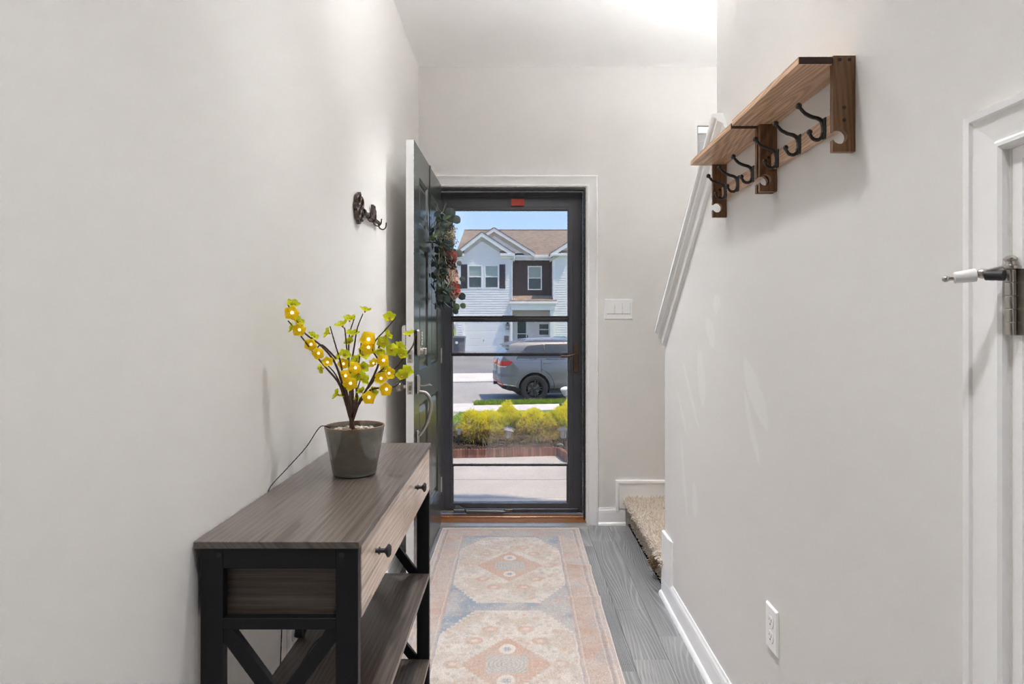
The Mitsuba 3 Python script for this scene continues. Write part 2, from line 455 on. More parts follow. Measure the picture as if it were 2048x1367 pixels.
for i, n in enumerate((8500, 6500, 1800)):
    part(k, 'carpet_pile', tufts(n), f'mat_tuft_{i}', kind='stuff', label='beige carpet yarn of the landing')
cl = []
for q in range(70):
    a = np.array([0.664, 2.93, 0.065]) + rng.normal(0, 1, 3) * (0.006, .016, .016)
    b = a + np.array([-.016, 0, 0]) + rng.normal(0, .008, 3)
    cl.append(tube([a, (a + b) / 2 + rng.normal(0, .003, 3), b], .0016, 4))
mat('mat_tuft_loose', (0.20, 0.135, 0.075), 0.95, spec=0.1)
solo('yarn_tuft', cat(cl), 'mat_tuft_loose', 'loose clump of brown yarn on the carpeted stair riser beside the baseboard', 'yarn tuft')

# ------------------------------------------------------------------ window beside the stairs, with blinds
k = struct('window_1', 'white stair window with blinds, half hidden by the stair cap')
fr = cat([cbox(WX0, WX0 + .03, YE + .05, YE + .11, WZ0, WZ1), cbox(WX1 - .03, WX1, YE + .05, YE + .11, WZ0, WZ1), cbox(WX0, WX1, YE + .05, YE + .11, WZ1 - .03, WZ1), cbox(WX0, WX1, YE + .05, YE + .11, WZ0, WZ0 + .03),
          cbox(WX0, WX1, YE + .05, YE + .10, 1.83, 1.865)])
part(k, 'frame', fr, 'mat_trim')
part(k, 'pane', plain(WX0 + .02, WX1 - .02, YE + .079, YE + .081, WZ0 + .02, WZ1 - .02), 'mat_glass')
part(k, 'head_rail', cbox(WX0 + .004, WX1 - .004, YE + .004, YE + .045, WZ1 - .045, WZ1 - .004), 'mat_trim')
scene['mat_slat'] = {'type': 'principledthin', 'base_color': rgb((.92, .92, .91)), 'roughness': .6, 'diff_trans': 1.1, 'spec_trans': 0.0, 'eta': 1.3}
slat = mikit.ply(turn(cbox(WX0 + .008, WX1 - .008, -.024, .024, -.0012, .0012, .0005), [1, 0, 0], -58), 'mat_slat')
for i in range(18):
    part(k, 'slat', slat, to_world=T().translate([0, YE + .026, WZ1 - .07 - .042 * i]))

# ------------------------------------------------------------------ the low closet door on the right
k = struct('door_2', 'white low closet door in the right wall with a satin hinge')
part(k, 'slab', cbox(XR - .001, XR + .034, CD0 + .024, CD1 - .024, .012, CDZ - .012, .002), 'mat_trim')
part(k, 'panel_frame', cat([mitred([(0, 0), (0, .004), (.012, .008), (.022, .002), (.022, 0)], a, b, ac, (-1, 0, 0), 1, -1) for a, b, ac in (
    ((XR, .28, .2), (XR, .70, .2), (0, 0, 1)), ((XR, .70, .2), (XR, .70, 1.3), (0, -1, 0)), ((XR, .70, 1.3), (XR, .28, 1.3), (0, 0, -1)), ((XR, .28, 1.3), (XR, .28, .2), (0, 1, 0)))]), 'mat_trim')
CC = [(0, 0), (0, .010), (.005, .013), (.010, .013), (.014, .009), (.020, .009), (.050, .013), (.052, .017), (.062, .018), (.064, .012), (.064, 0)]
part(k, 'jamb', cat([cbox(XR - .001, XR + .11, CD1 - .02, CD1, 0, CDZ, .002), cbox(XR - .001, XR + .11, CD0, CD0 + .02, 0, CDZ, .002), cbox(XR - .001, XR + .11, CD0, CD1, CDZ - .008, CDZ + .012, .002)]), 'mat_trim')
part(k, 'side_casing', mitred(CC, (XR, CD1 + .004, 0), (XR, CD1 + .004, CDZ + .012), (0, 1, 0), (-1, 0, 0), 0, 1), 'mat_trim', 25)
part(k, 'head_casing', mitred(CC, (XR, CD1 + .004, CDZ + .012), (XR, CD0 - .004, CDZ + .012), (0, 0, 1), (-1, 0, 0), -1, 1), 'mat_trim', 25)
part(k, 'side_casing', mitred(CC, (XR, CD0 - .004, 0), (XR, CD0 - .004, CDZ + .012), (0, -1, 0), (-1, 0, 0), 0, 1), 'mat_trim', 25)
# hinge: leaves and five knuckles
HZ0, HZ1, HX, HY = 1.205, 1.293, XR - .010, CD1 - .010
h = part(k, 'hinge', cat([cbox(XR - .004, XR - .0015, HY - .026, HY, HZ0, HZ1, .0008), cbox(XR - .004, XR - .0015, HY, HY + .006, HZ0, HZ1, .0008)]), 'mat_nickel', label='satin nickel hinge of the closet door')
for i in range(5):
    a = HZ0 + (HZ1 - HZ0) * i / 5
    scene[f'{h}__knuckle' + (f'_{i:03d}' if i else '')] = mikit.ply(lathe([(0, 0), (.0058, 0), (.0064, .0008), (.0064, .0160), (.0058, .0168), (0, .0168)], 20, (HX, HY, a + .0004)), 'mat_nickel', 40)
for i, (a, b) in enumerate(((0, 1), (2, 3), (4, 5))):
    pass
# hinge-pin door stop with a white bumper
s = solo('hinge_pin_door_stop', cat([lathe([(0, 0), (.010, 0), (.0105, .002), (.0105, .004), (.006, .006), (.0055, .010), (.008, .013), (.008, .015), (.004, .018), (0, .0185)], 24, (HX, HY, HZ1)),
                                     tube([(HX, HY, HZ1 + .003), (HX - .014, HY + .004, HZ1 + .001), (HX - .030, HY + .010, HZ1 - .004)], [.0042, .0036, .0040], 10),
                                     ball((HX - .030, HY + .010, HZ1 - .005), .0068, 2)]), 'mat_nickel',
         'satin nickel hinge-pin door stop with a white rubber bumper above the closet hinge', 'door stop', smooth=30)
part(s, 'rod', tube([(HX - .030, HY + .010, HZ1 - .006), (HX - .068, HY + .026, HZ1 - .011)], .0032, 10), 'mat_nickel', 40)
part(s, 'white_bumper', tube([(HX - .036, HY + .0125, HZ1 - .0065), (HX - .037, HY + .013, HZ1 - .0066), (HX - .059, HY + .022, HZ1 - .0098), (HX - .060, HY + .0225, HZ1 - .010)], [.0075, .0090, .0078, .0060], 16), 'mat_rubber_white', 40, label='white rubber bumper')
part(s, 'black_foot', tube([(HX - .028, HY + .006, HZ1 - .008), (HX - .018, HY - .012, HZ1 - .009)], [.0062, .0070], 12), 'mat_black_matte', 40, label='black rubber foot')
part(s, 'rod_tip', ball((HX - .068, HY + .026, HZ1 - .011), .0045, 2), 'mat_nickel', True)

# ------------------------------------------------------------------ added ceiling lamps, unseen, to fill the hall with light
scene['mat_fill_lamp'] = {'type': 'diffuse', 'reflectance': rgb((.7, .7, .7))}


def lamp(name, label, x, y, drop, r, power):
    """An added, unseen white globe hanging on a short stem."""
    k = thing(name, label, 'added fill lamp')
    z = ZC - drop
    part(k, 'stem', lathe([(0, ZC), (.065, ZC), (.060, ZC - .018), (.008, ZC - .022), (.008, z + r), (.04, z + r - .005), (.045, z + r - .02), (0, z + r - .02)], 32, (x, y, 0)), 'mat_nickel', 40)
    part(k, 'glass_globe', ball((x, y, z), r, 3), 'mat_fill_lamp', True, emitter={'type': 'area', 'radiance': rgb(np.array([.97, .98, 1.0]) * power), 'sampling_weight': 12.0})


lamp('added_fill_lamp', 'added white globe lamp on the hall ceiling, unseen fill light', 0.033, 2.0, .20, .13, FILL_HALL)  # added globe, out of view, lifts the walls and end of the hall
k = thing('added_fill_lamp', 'added bowl uplight, unseen over the stairs, to brighten the ceiling', 'added fill lamp')  # added uplight, out of view, brightens the visible ceiling
bx, by, bz, br_ = 1.36, 2.02, 2.04, .20
part(k, 'stem', lathe([(0, ZC), (.065, ZC), (.060, ZC - .018), (.008, ZC - .022), (.008, bz), (0, bz)], 32, (bx, by, 0)), 'mat_nickel', 40)
part(k, 'bowl', lathe([(0, bz - .17), (br_ * .5, bz - .16), (br_ * .95, bz - .13), (br_ * 1.06, bz), (br_ * 1.04, bz), (br_ * .93, bz - .12), (br_ * .48, bz - .15), (0, bz - .16)], 40, (bx, by, 0)), 'mat_trim', 40)
dsk = lathe([(.012, bz - .068), (br_ * .90, bz - .068), (br_ * .90, bz - .060), (.012, bz - .060), (.012, bz - .068)], 36, (bx, by, 0))
dsk.fix_normals()
part(k, 'diffuser', dsk, 'mat_fill_lamp', emitter={'type': 'area', 'radiance': rgb(np.array([.97, .98, 1.0]) * FILL_STAIR), 'sampling_weight': 12.0})
for (cx_, cy_), pw_, lab in zip(FILL_CANS, FILL_CAN, ('added fill downlight in the hall ceiling near the camera', 'added fill downlight in the hall ceiling above the coat racks', 'added fill downlight in the hall ceiling before the entry door')):
    k = thing('added_fill_lamp', lab, 'added fill lamp')  # added downlight, out of view, lights floor, rug and lower walls
    part(k, 'can', lathe([(.112, ZC + .002), (.112, ZC + .25), (0, ZC + .25), (0, ZC + .24), (.108, ZC + .24), (.108, ZC + .002), (.112, ZC + .002)], 40, (cx_, cy_, 0)), 'mat_frame_black', 40)
    part(k, 'trim_ring', lathe([(.108, ZC + .004), (.108, ZC - .003), (.130, ZC - .002), (.132, ZC), (.108, ZC + .004)], 40, (cx_, cy_, 0)), 'mat_trim', 40)
    dsk = lathe([(0, ZC + .20), (.07, ZC + .20), (.07, ZC + .21), (0, ZC + .21)], 36, (cx_, cy_, 0))
    dsk.fix_normals()
    part(k, 'diffuser', dsk, 'mat_fill_lamp', emitter={'type': 'area', 'radiance': rgb(np.array([.97, .98, 1.0]) * pw_), 'sampling_weight': 12.0})

# ================================================================== entry door leaf, standing open against the left wall
def door_panel_cut():
    pass


HY_, NY, FX_H, FX_N, TK = YE - .03, 2.785, -.460, -.470, .037
DH, DL = 2.048, HY_ - 2.785       # height and length of the leaf
DB = 0.014
# built in its own frame: l along the leaf from the hinge, d depth behind the outer face, z up
PAN = [(.245, .835), (1.0, 1.60), (1.70, 1.925)]
COLS = [(.125, .385), (.505, .765)]
outline = sbox(0, DB, DL, DB + DH)
holes = [sbox(a, z0, b, z1) for a, b in COLS for z0, z1 in PAN]
o2 = outline
for h_ in holes:
    o2 = o2.difference(h_)


def leaf_place(m):
    """(l, z, d) in the leaf's frame to the world: d = 0 is the outer (visible) face, d > 0 behind it."""
    v = np.array(m.vertices)
    l, dd, z = v[:, 0], v[:, 1], v[:, 2]
    ax = np.array([FX_N - FX_H, NY - HY_, 0]); ax /= np.linalg.norm(ax)
    nrm = np.array([-ax[1], ax[0], 0])              # towards the hall (+x)
    w = np.array([FX_H, HY_, 0]) + l[:, None] * ax - dd[:, None] * nrm + np.array([0, 0, 1.0]) * z[:, None]
    q = trimesh.Trimesh(w, m.faces, process=False)
    return q


door = struct('door_1', 'black six-panel entry door standing open along the left wall')
face = extr(o2, 'y', 0, TK)
part(door, 'frame', leaf_place(face), 'mat_door')
part(door, 'hall_side', leaf_place(plain(.01, DL - .01, TK - .010, TK + .0005, DB + .01, DB + DH - .01)), 'mat_trim', label='white inner side of the entry door')
part(door, 'edge', leaf_place(cbox(DL - .002, DL + .0006, .0012, TK, DB, DB + DH, .0005)), 'mat_trim', label='white latch edge of the entry door')
for (a, b) in COLS:
    for (z0, z1) in PAN:
        # a raised panel: sloping sticking, flat groove, raised field
        vs, fs = [], []
        rings = [((0, 0), 0.0), ((.010, .010), .011), ((.022, .022), .013), ((.046, .046), .004)]
        for (dx, dz), dep in rings:
            vs += [(a + dx, dep, z0 + dz), (b - dx, dep, z0 + dz), (b - dx, dep, z1 - dz), (a + dx, dep, z1 - dz)]
        for r in range(3):
            for q in range(4):
                i0, i1 = r * 4 + q, r * 4 + (q + 1) % 4
                fs += [[i0, i1, i1 + 4], [i0, i1 + 4, i0 + 4]]
        fs += [[12, 13, 14], [12, 14, 15]]
        part(door, 'panel', leaf_place(trimesh.Trimesh(np.array(vs, float), np.array(fs), process=False)), 'mat_door')


def on_leaf(l, d, z):
    return leaf_place(trimesh.Trimesh([(l, d, z), (l, d, z), (l, d, z)], [[0, 1, 2]], process=False)).vertices[0]


LB = DL - .065
# keypad deadbolt: outside body, thumb knob, inner cover, latch plate on the edge
db = part(door, 'deadbolt', leaf_place(cbox(LB - .034, LB + .034, -.022, 0, 1.072, 1.196, .008)), 'mat_nickel', label='satin nickel keypad deadbolt')
part(door, 'deadbolt__keypad', leaf_place(cbox(LB - .026, LB + .026, -.0245, -.021, 1.118, 1.190, .003)), 'mat_nickel_dark', label='dark keypad plate')
for i in range(5):
    part(door, 'deadbolt__button', leaf_place(cbox(LB - .007, LB + .007, -.0275, -.024, 1.122 + .0135 * i, 1.132 + .0135 * i, .002)), 'mat_rubber_white')
part(door, 'deadbolt__turn_knob', leaf_place(cat([extr(Point(LB, 1.094).buffer(.020), 'y', -.036, -.021), cbox(LB - .005, LB + .005, -.048, -.034, 1.078, 1.110, .003)])), 'mat_nickel')
part(door, 'lock_cover', leaf_place(cbox(LB - .034, LB + .034, TK, TK + .026, 1.075, 1.215, .006)), 'mat_plastic_white', label='pale inner cover of the keypad lock')
part(door, 'lock_cover_rim', leaf_place(cbox(LB - .038, LB + .038, TK, TK + .008, 1.070, 1.220, .003)), 'mat_black_matte', label='dark back plate of the lock cover')


def latch_plate(z, name):
    pl = part(door, name, leaf_place(cbox(DL, DL + .0018, .006, .031, z - .030, z + .030, .0007)), 'mat_nickel', label='latch plate on the door edge')
    scene[pl + '__bolt'] = mikit.ply(leaf_place(cbox(DL, DL + .005, .0125, .0245, z - .012, z + .012, .002)), 'mat_nickel_dark')
    for i, dz in enumerate((-.022, .022)):
        scene[pl + '__screw' + ('_001' if i else '')] = mikit.ply(ball(on_leaf(DL + .0018, .0185, z + dz), .0034, 1), 'mat_nickel_dark')


latch_plate(1.072, 'latch_plate')
latch_plate(.929, 'latch_plate')
# handle set: upper plate with thumb latch, curved grip, lower foot
hs = part(door, 'handle_set', leaf_place(hull(np.vstack([cbox(LB - .018, LB + .018, -.010, 0, .895, .985, .004).vertices, cbox(LB - .012, LB + .012, -.016, 0, .905, .975, .004).vertices]))), 'mat_nickel', label='satin nickel handle set of the entry door')
grip = smooth_path([on_leaf(LB, -.012, .905), on_leaf(LB, -.045, .898), on_leaf(LB, -.066, .865), on_leaf(LB, -.066, .82), on_leaf(LB, -.050, .76), on_leaf(LB, -.024, .715), on_leaf(LB, -.010, .70)], 6)
part(door, 'handle_set__grip', tube(grip, np.linspace(.0085, .0075, len(grip)), 12), 'mat_nickel', 40)
part(door, 'handle_set__thumb_latch', tube([on_leaf(LB, -.008, .935), on_leaf(LB, -.036, .932), on_leaf(LB, -.060, .938), on_leaf(LB, -.072, .934)], [.004, .0035, .007, .002], 8), 'mat_nickel', 40)
part(door, 'handle_set__foot', leaf_place(hull(np.vstack([cbox(LB - .014, LB + .014, -.007, 0, .655, .725, .003).vertices, cbox(LB - .008, LB + .008, -.014, 0, .665, .72, .004).vertices]))), 'mat_nickel')
# inner knob
kb = lathe([(0, 0), (.030, 0), (.030, .006), (.012, .009), (.010, .022), (.014, .028), (.024, .034), (.027, .046), (.022, .056), (0, .060)], 28)
ax_ = on_leaf(LB, 1, 0) - on_leaf(LB, 0, 0)
part(door, 'knob', to_dir(kb, ax_, on_leaf(LB, TK, .929)), 'mat_nickel', 40, label='satin nickel knob on the hall side')
for z in (.25, 1.03, 1.85):
    part(door, 'hinge', cat([rod(on_leaf(-.006, .0, z - .045), on_leaf(-.006, .0, z + .045), .006, 14)]), 'mat_nickel', 40)
part(door, 'corner_bumper', ball(on_leaf(DL - .03, TK + .006, 2.035), .008, 2), 'mat_rubber_white', True, label='small white bumper at the top of the door')
part(door, 'bottom_sweep', leaf_place(cbox(.01, DL - .01, .004, .030, .004, DB + .004, .001)), 'mat_storm_black')

# over-the-door wreath hanger
wl = .43
hg = solo('wreath_hanger', leaf_place(cat([cbox(wl - .016, wl + .016, -.0035, -.0008, 1.66, DB + DH + .0015, .0006), cbox(wl - .016, wl + .016, -.0035, TK + .004, DB + DH + .0008, DB + DH + .0032, .0006),
                                           cbox(wl - .016, wl + .016, TK + .001, TK + .0035, DB + DH - .03, DB + DH + .003, .0006), cbox(wl - .016, wl + .016, -.03, -.001, 1.655, 1.659, .0006)])), 'mat_door',
          'black over-the-door wreath hanger strip on the open entry door', 'wreath hanger')

# ================================================================== storm door, closed in the opening
SY = YE + .118                      # its inner face
st = struct('door_3', 'dark glazed storm door closed in the entry opening')
GX0, GX1, GZ0, GZ1 = -.406, .319, .097, 1.936
SX0, SX1, SZ0, SZ1 = DX0 + .004, DX1 - .008, .036, 2.046
SD = .036
part(st, 'hinge_stile', cat([cbox(SX0, GX0, SY, SY + SD, SZ0, SZ1, .003), cbox(SX0 + .028, SX0 + .034, SY - .004, SY + .004, SZ0, SZ1, .001)]), 'mat_storm')
part(st, 'latch_stile', cat([cbox(GX1, SX1, SY, SY + SD, SZ0, SZ1, .003), cbox(GX1 + .030, GX1 + .036, SY - .003, SY + .004, SZ0 + .1, SZ1 - .08, .001), cbox(SX1 - .012, SX1, SY - .008, SY + .006, SZ0, SZ1, .002)]), 'mat_storm')
part(st, 'top_rail', cat([cbox(GX0 - .02, GX1 + .02, SY + .0008, SY + SD, GZ1, SZ1, .003), cbox(SX0, SX1, SY - .012, SY + .006, SZ1 - .028, SZ1, .003), cbox(GX0 - .01, GX1 + .01, SY - .004, SY + .008, GZ1 + .002, GZ1 + .02, .002)]), 'mat_storm')
part(st, 'bottom_rail', cat([cbox(GX0 - .02, GX1 + .02, SY + .0008, SY + SD, SZ0, GZ0, .003), cbox(GX0, SX1 - .03, SY - .006, SY + .006, SZ0, SZ0 + .026, .003)]), 'mat_storm')
for zc, hh, nm, yy in ((1.253, .018, 'screen_bar', -.006), (1.029, .0095, 'glass_rail', -.003), (.333, .0065, 'glass_rail', .002)):
    part(st, nm, cbox(GX0 - .006, GX1 + .006, SY + yy, SY + yy + .020, zc - hh, zc + hh, .003), 'mat_storm_black')
part(st, 'screen_bar__ridge', cat([cbox(GX0, -.095, SY - .010, SY - .005, 1.2485, 1.2575, .002), cbox(-.005, GX1, SY - .010, SY - .005, 1.2485, 1.2575, .002)]), 'mat_storm')
part(st, 'screen_bar__latch', cbox(-.092, -.010, SY - .012, SY - .004, 1.240, 1.274, .002), 'mat_storm_black', label='finger latch in the middle of the screen bar')
part(st, 'upper_pane', plain(GX0, GX1, SY + .022, SY + .0255, 1.03, GZ1), 'mat_glass')
part(st, 'lower_pane', plain(GX0, GX1, SY + .013, SY + .0165, GZ0, 1.05), 'mat_glass')
for x in (GX0, GX1 - .007):
    part(st, 'pane_track', cbox(x, x + .007, SY + .005, SY + .012, GZ0, .333, .001), 'mat_closer')
for x in (GX0 - .012, GX1 + .008):
    part(st, 'side_track', cbox(x, x + .004, SY - .004, SY + .002, GZ0 - .004, 1.04, .001), 'mat_closer')
hp = part(st, 'handle', cbox(.356, .386, SY - .006, SY, .918, 1.100, .002), 'mat_bronze', label='bronze lever handle of the storm door')
lev = smooth_path([(.371, SY - .006, 1.036), (.371, SY - .038, 1.036), (.352, SY - .050, 1.031), (.315, SY - .052, 1.022), (.272, SY - .052, 1.021)], 5)
part(st, 'handle__lever', tube(lev, [.006] * (len(lev) - 8) + list(np.linspace(.007, .0085, 8)), 10), 'mat_bronze', 40)
part(st, 'handle__lock_knob', cat([rod((.371, SY - .005, .967), (.371, SY - .016, .967), .006), cbox(.366, .376, SY - .022, SY - .014, .957, .977, .002)]), 'mat_bronze', 40)
stk = part(st, 'sticker', cbox(-.036, .045, SY - .0135, SY - .0118, 1.963, 2.005, .0002), 'mat_sticker', label='small red warning sticker on the top rail')
cl_ = part(st, 'closer', cat([tube([(-.318, SY - .030, .052), (-.316, SY - .030, .052), (-.085, SY - .030, .050), (-.083, SY - .030, .050)], [.010, .0125, .0125, .010], 18), ball((-.083, SY - .030, .050), .010, 2)]), 'mat_closer', 40, label='pneumatic closer tube along the bottom rail')
part(st, 'closer__bracket', cat([cbox(-.395, -.325, SY - .040, SY - .004, .045, .066, .004), hull([(-.395, SY - .036, .064), (-.33, SY - .036, .064), (-.39, SY - .006, .064), (-.33, SY - .006, .064), (-.385, SY - .03, .083), (-.36, SY - .03, .083), (-.385, SY - .01, .083), (-.36, SY - .01, .083)])]), 'mat_closer')
part(st, 'closer__piston', rod((-.49, SY - .030, .053), (-.39, SY - .030, .053), .0042), 'mat_nickel', 40)
part(st, 'closer__end_bracket', cat([cbox(-.075, -.028, SY - .012, SY - .001, .040, .062, .002), rod((-.083, SY - .030, .050), (-.05, SY - .010, .050), .004)]), 'mat_nickel_dark')
part(st, 'header_bright_point', ball((-.043, SY - .010, 2.040), .0025, 1), 'mat_rubber_white', label='white bead standing in for a bright point of light in the top rail')  # white bead painted as a bright point of light

# ================================================================== rug
RX, RY = -0.037, 3.07


def rug_fn(p, n, uv):
    x = p.x - RX
    wob = 0.005 * (noise(p.x * 30, p.y * 30, 1.0) - 0.5)
    a = dr.abs(x) + wob
    per = 0.89
    t = (p.y - RY) / per
    dy = (t - dr.floor(t + 0.5)) * per + wob
    b = dr.abs(dy)
    thread = noise(p.x * 900, p.y * 330, 2.0)
    dist = fbm(p.x * 7, p.y * 7, 5.0)
    spk = noise(p.x * 240, p.y * 240, 7.0)
    fl, f2, fid = voronoi(p.x * 26, p.y * 26)
    gl, g2, gid = voronoi(p.x * 60 + 9, p.y * 60 + 4)
    cream = mi.Color3f(0.56, 0.47, 0.405)
    pale = mi.Color3f(0.64, 0.575, 0.52)
    coral = mi.Color3f(0.50, 0.31, 0.235)
    blue = mi.Color3f(0.285, 0.32, 0.375)
    grey = mi.Color3f(0.36, 0.34, 0.33)
    # the field between the borders: faded blue with blossoms
    field = mix(blue, mi.Color3f(0.47, 0.44, 0.42), smoothstep(0.40, 0.66, dist) * 0.9)
    field = mix(field, coral * 1.15, dr.select(fid > 0.72, 1.0, 0.0) * (1 - smoothstep(0.20, 0.32, fl)) * 0.55)
    field = mix(field, pale, dr.select(gid > 0.70, 1.0, 0.0) * (1 - smoothstep(0.2, 0.34, gl)) * 0.55)
    # stepped octagonal medallion
    qa, qb = a / 0.262, b / 0.405
    step = 0.055
    qa2 = dr.floor(qa / step) * step
    octd = dr.maximum(dr.maximum(qa, qb), (qa2 + qb) / 1.50)
    med = 1 - smoothstep(0.985, 1.0, octd)
    inner = mix(cream, pale, smoothstep(0.35, 0.65, fbm(p.x * 18, p.y * 18, 3.0)))
    inner = mix(inner, coral * 1.1, dr.select(fid > 0.62, 1.0, 0.0) * (1 - smoothstep(0.16, 0.34, fl)) * 0.50)
    inner = mix(inner, grey, dr.select(fid < 0.30, 1.0, 0.0) * dr.abs(dr.sin(fl * 22)) * (1 - smoothstep(0.22, 0.36, fl)) * 0.60)
    inner = mix(inner, grey, (1 - smoothstep(0.0, 0.07, g2 - gl)) * 0.22)
    for (fx, fy) in ((0.195, 0.0), (0.125, 0.16), (0.07, 0.25)):
        dd = dr.sqrt(dr.square((a - fx) / 0.038) + dr.square((b - fy) / 0.030))
        inner = mix(inner, coral * 1.2, (1 - smoothstep(0.75, 1.0, dd)) * 0.62)
        inner = mix(inner, pale, (1 - smoothstep(0.28, 0.42, dd)) * 0.8)
        inner = mix(inner, grey, (1 - smoothstep(0.06, 0.14, dr.abs(dd - 0.75))) * 0.3)
    # coral lattice diamond with a grey heart and two white cartouches
    b2 = dr.floor(b / 0.016) * 0.016
    dia = a / 0.165 + b2 / 0.185
    inner = mix(inner, coral * 1.05, (1 - smoothstep(0.97, 1.0, dia)) * (0.62 + 0.3 * spk))
    inner = mix(inner, pale, (1 - smoothstep(0.05, 0.09, dr.abs(dia - 1.03))) * 0.45)
    scroll = dr.abs(dr.sin(a * 190) * dr.sin(b * 170))
    inner = mix(inner, cream, (1 - smoothstep(0.97, 1.0, dia)) * smoothstep(0.55, 0.75, scroll) * 0.5)
    heart = 1 - smoothstep(0.95, 1.0, dr.maximum(a / 0.075, b / 0.058))
    inner = mix(inner, mi.Color3f(0.40, 0.40, 0.395), heart * 0.8)
    hd = dr.sqrt(dr.square(a / 0.05) + dr.square(b / 0.042))
    inner = mix(inner, pale, heart * (0.5 + 0.5 * dr.cos(hd * 22)) * 0.5)
    cart = dr.sqrt(dr.square(a / 0.034) + dr.square((b - 0.102) / 0.036))
    inner = mix(inner, pale * 1.05, 1 - smoothstep(0.9, 1.0, cart))
    inner = mix(inner, mi.Color3f(0.30, 0.33, 0.38), (1 - smoothstep(0.35, 0.55, cart)) * (0.35 + 0.65 * dr.select(dr.abs(dr.sin(x * 300) * dr.sin(p.y * 260)) > 0.3, 1.0, 0.0)))
    c = mix(field, inner, med)
    c = mix(c, pale * 1.1, (1 - smoothstep(0.006, 0.014, dr.abs(octd - 1.0))) * 0.75)
    # borders
    a = dr.maximum(a, 0.405 - (3.635 - p.y) + wob)
    bord = smoothstep(0.266, 0.269, a)
    bc = mix(mi.Color3f(0.54, 0.44, 0.39), mi.Color3f(0.50, 0.36, 0.30), smoothstep(0.4, 0.68, dist))
    bc = mix(bc, mi.Color3f(0.43, 0.40, 0.395), smoothstep(0.5, 0.62, fbm(p.x * 9 + 4, p.y * 9, 9.0)) * 0.6)
    bc = mix(bc, coral, dr.select(fid > 0.55, 1.0, 0.0) * dr.abs(dr.cos(fl * 16)) * (1 - smoothstep(0.25, 0.38, fl)) * 0.45)
    bc = mix(bc, grey, dr.select(gid < 0.4, 1.0, 0.0) * (1 - smoothstep(0.12, 0.3, gl)) * 0.4)
    c = mix(c, bc, bord)
    for (u, w, col, k) in ((0.270, 0.0035, mi.Color3f(0.34, 0.30, 0.32), 0.5), (0.281, 0.0025, pale, 0.6), (0.288, 0.002, mi.Color3f(0.40, 0.34, 0.34), 0.4), (0.362, 0.0025, pale, 0.5),
                           (0.372, 0.0065, mi.Color3f(0.30, 0.27, 0.28), 0.55), (0.386, 0.003, pale, 0.6)):
        c = mix(c, col, (1 - smoothstep(w * 0.6, w * 1.1, dr.abs(a - u))) * k)
    c = mix(c, mi.Color3f(0.52, 0.45, 0.42), smoothstep(0.388, 0.392, a) * 0.8)
    # wear
    c = mix(c, mi.Color3f(0.53, 0.48, 0.445), 0.42 * smoothstep(0.35, 0.75, fbm(p.x * 14, p.y * 22, 12.0)))
    return c * (0.70 + 0.40 * thread + 0.20 * spk) * 0.84


mat('mat_rug', proc(rug_fn), 0.95, spec=0.08)
mat('mat_rug_edge', (0.56, 0.49, 0.45), 0.9, spec=0.1)
nx, ny = 90, 420
gx, gy = np.linspace(-.405, .402, nx), np.linspace(1.05, 3.635, ny)
X_, Y_ = np.meshgrid(gx + RX, gy, indexing='ij')
e = np.clip((X_ - (RX + .10)) / .30, 0, 1)


def ripple(yc, w, h, s=.10):
    return h * np.exp(-((Y_ - yc + s * (e - 1)) / w) ** 2) * e ** 1.5


Z_ = 0.006 + ripple(3.03, .030, .017) + ripple(2.685, .026, .016, .03) + ripple(2.40, .05, .005) + 0.0012 * (meshkit.fbm(np.stack([X_ * 6, Y_ * 6, X_ * 0], -1)) - .5)
top = np.stack([X_, Y_, Z_], -1).reshape(-1, 3)
bot = top * [1, 1, 0] + [0, 0, .0008]
I = np.arange(nx * ny).reshape(nx, ny)
q = np.stack([I[:-1, :-1], I[1:, :-1], I[1:, 1:], I[:-1, 1:]], -1).reshape(-1, 4)
rim = np.concatenate([I[0, :], I[1:, -1], I[-1, -2::-1], I[-2:0:-1, 0]])
N_ = nx * ny
rq = np.array([[rim[i], rim[(i + 1) % len(rim)], N_ + rim[(i + 1) % len(rim)], N_ + rim[i]] for i in range(len(rim))])
quads = np.vstack([q, q[:, ::-1] + N_, rq])
rug = trimesh.Trimesh(np.vstack([top, bot]), np.vstack([quads[:, [0, 1, 2]], quads[:, [0, 2, 3]]]), process=False)
rk = solo('runner_rug', rug, 'mat_rug', 'faded coral, cream and blue medallion runner rug on the hall floor', 'rug', smooth=50)
edge = [top[i] + [0, 0, -.002] for i in rim] + [top[rim[0]] + [0, 0, -.002]]
part(rk, 'bound_edge', tube(np.array(edge)[::2], .0036, 6, cap=False), 'mat_rug_edge', True, label='pale bound edge of the rug')

# ================================================================== console table
TX0, TX1, TY0, TY1, TZ = -0.597, -0.291, 1.124, 2.064, 0.8195


def wood(ax):
    def fn(p, n, uv):
        u, w, l = (p.x, p.z, p.y) if ax == 'y' else (p.z, p.y, p.x)
        ww = u + w
        warp = fbm(ww * 9, l * 2.2, 3.0, octaves=2)
        g = ww * 210 + warp * 11
        ring = 0.5 + 0.5 * dr.sin(g * 2.2)
        fine = noise(ww * 900, l * 14, 5.0)
        cl = fbm(ww * 6, l * 3, 8.0)
        c = mix((0.042, 0.032, 0.026), (0.100, 0.080, 0.067), dr.clip(0.30 * ring + 0.9 * cl - 0.15, 0, 1))
        c = c * (0.72 + 0.5 * fine)
        crack = smoothstep(0.80, 0.86, noise(ww * 70, l * 3.5, 21.0)) * smoothstep(0.55, 0.7, noise(ww * 8, l * 2, 2.0))
        return mix(c, mi.Color3f(0.03, 0.022, 0.018), crack * 0.7)
    return fn


def wood_bump(p, n, uv):
    return noise((p.x + p.z) * 430 + fbm((p.x + p.z) * 9, p.y * 2.2, 3.0) * 10, p.y * 7, 5.0)


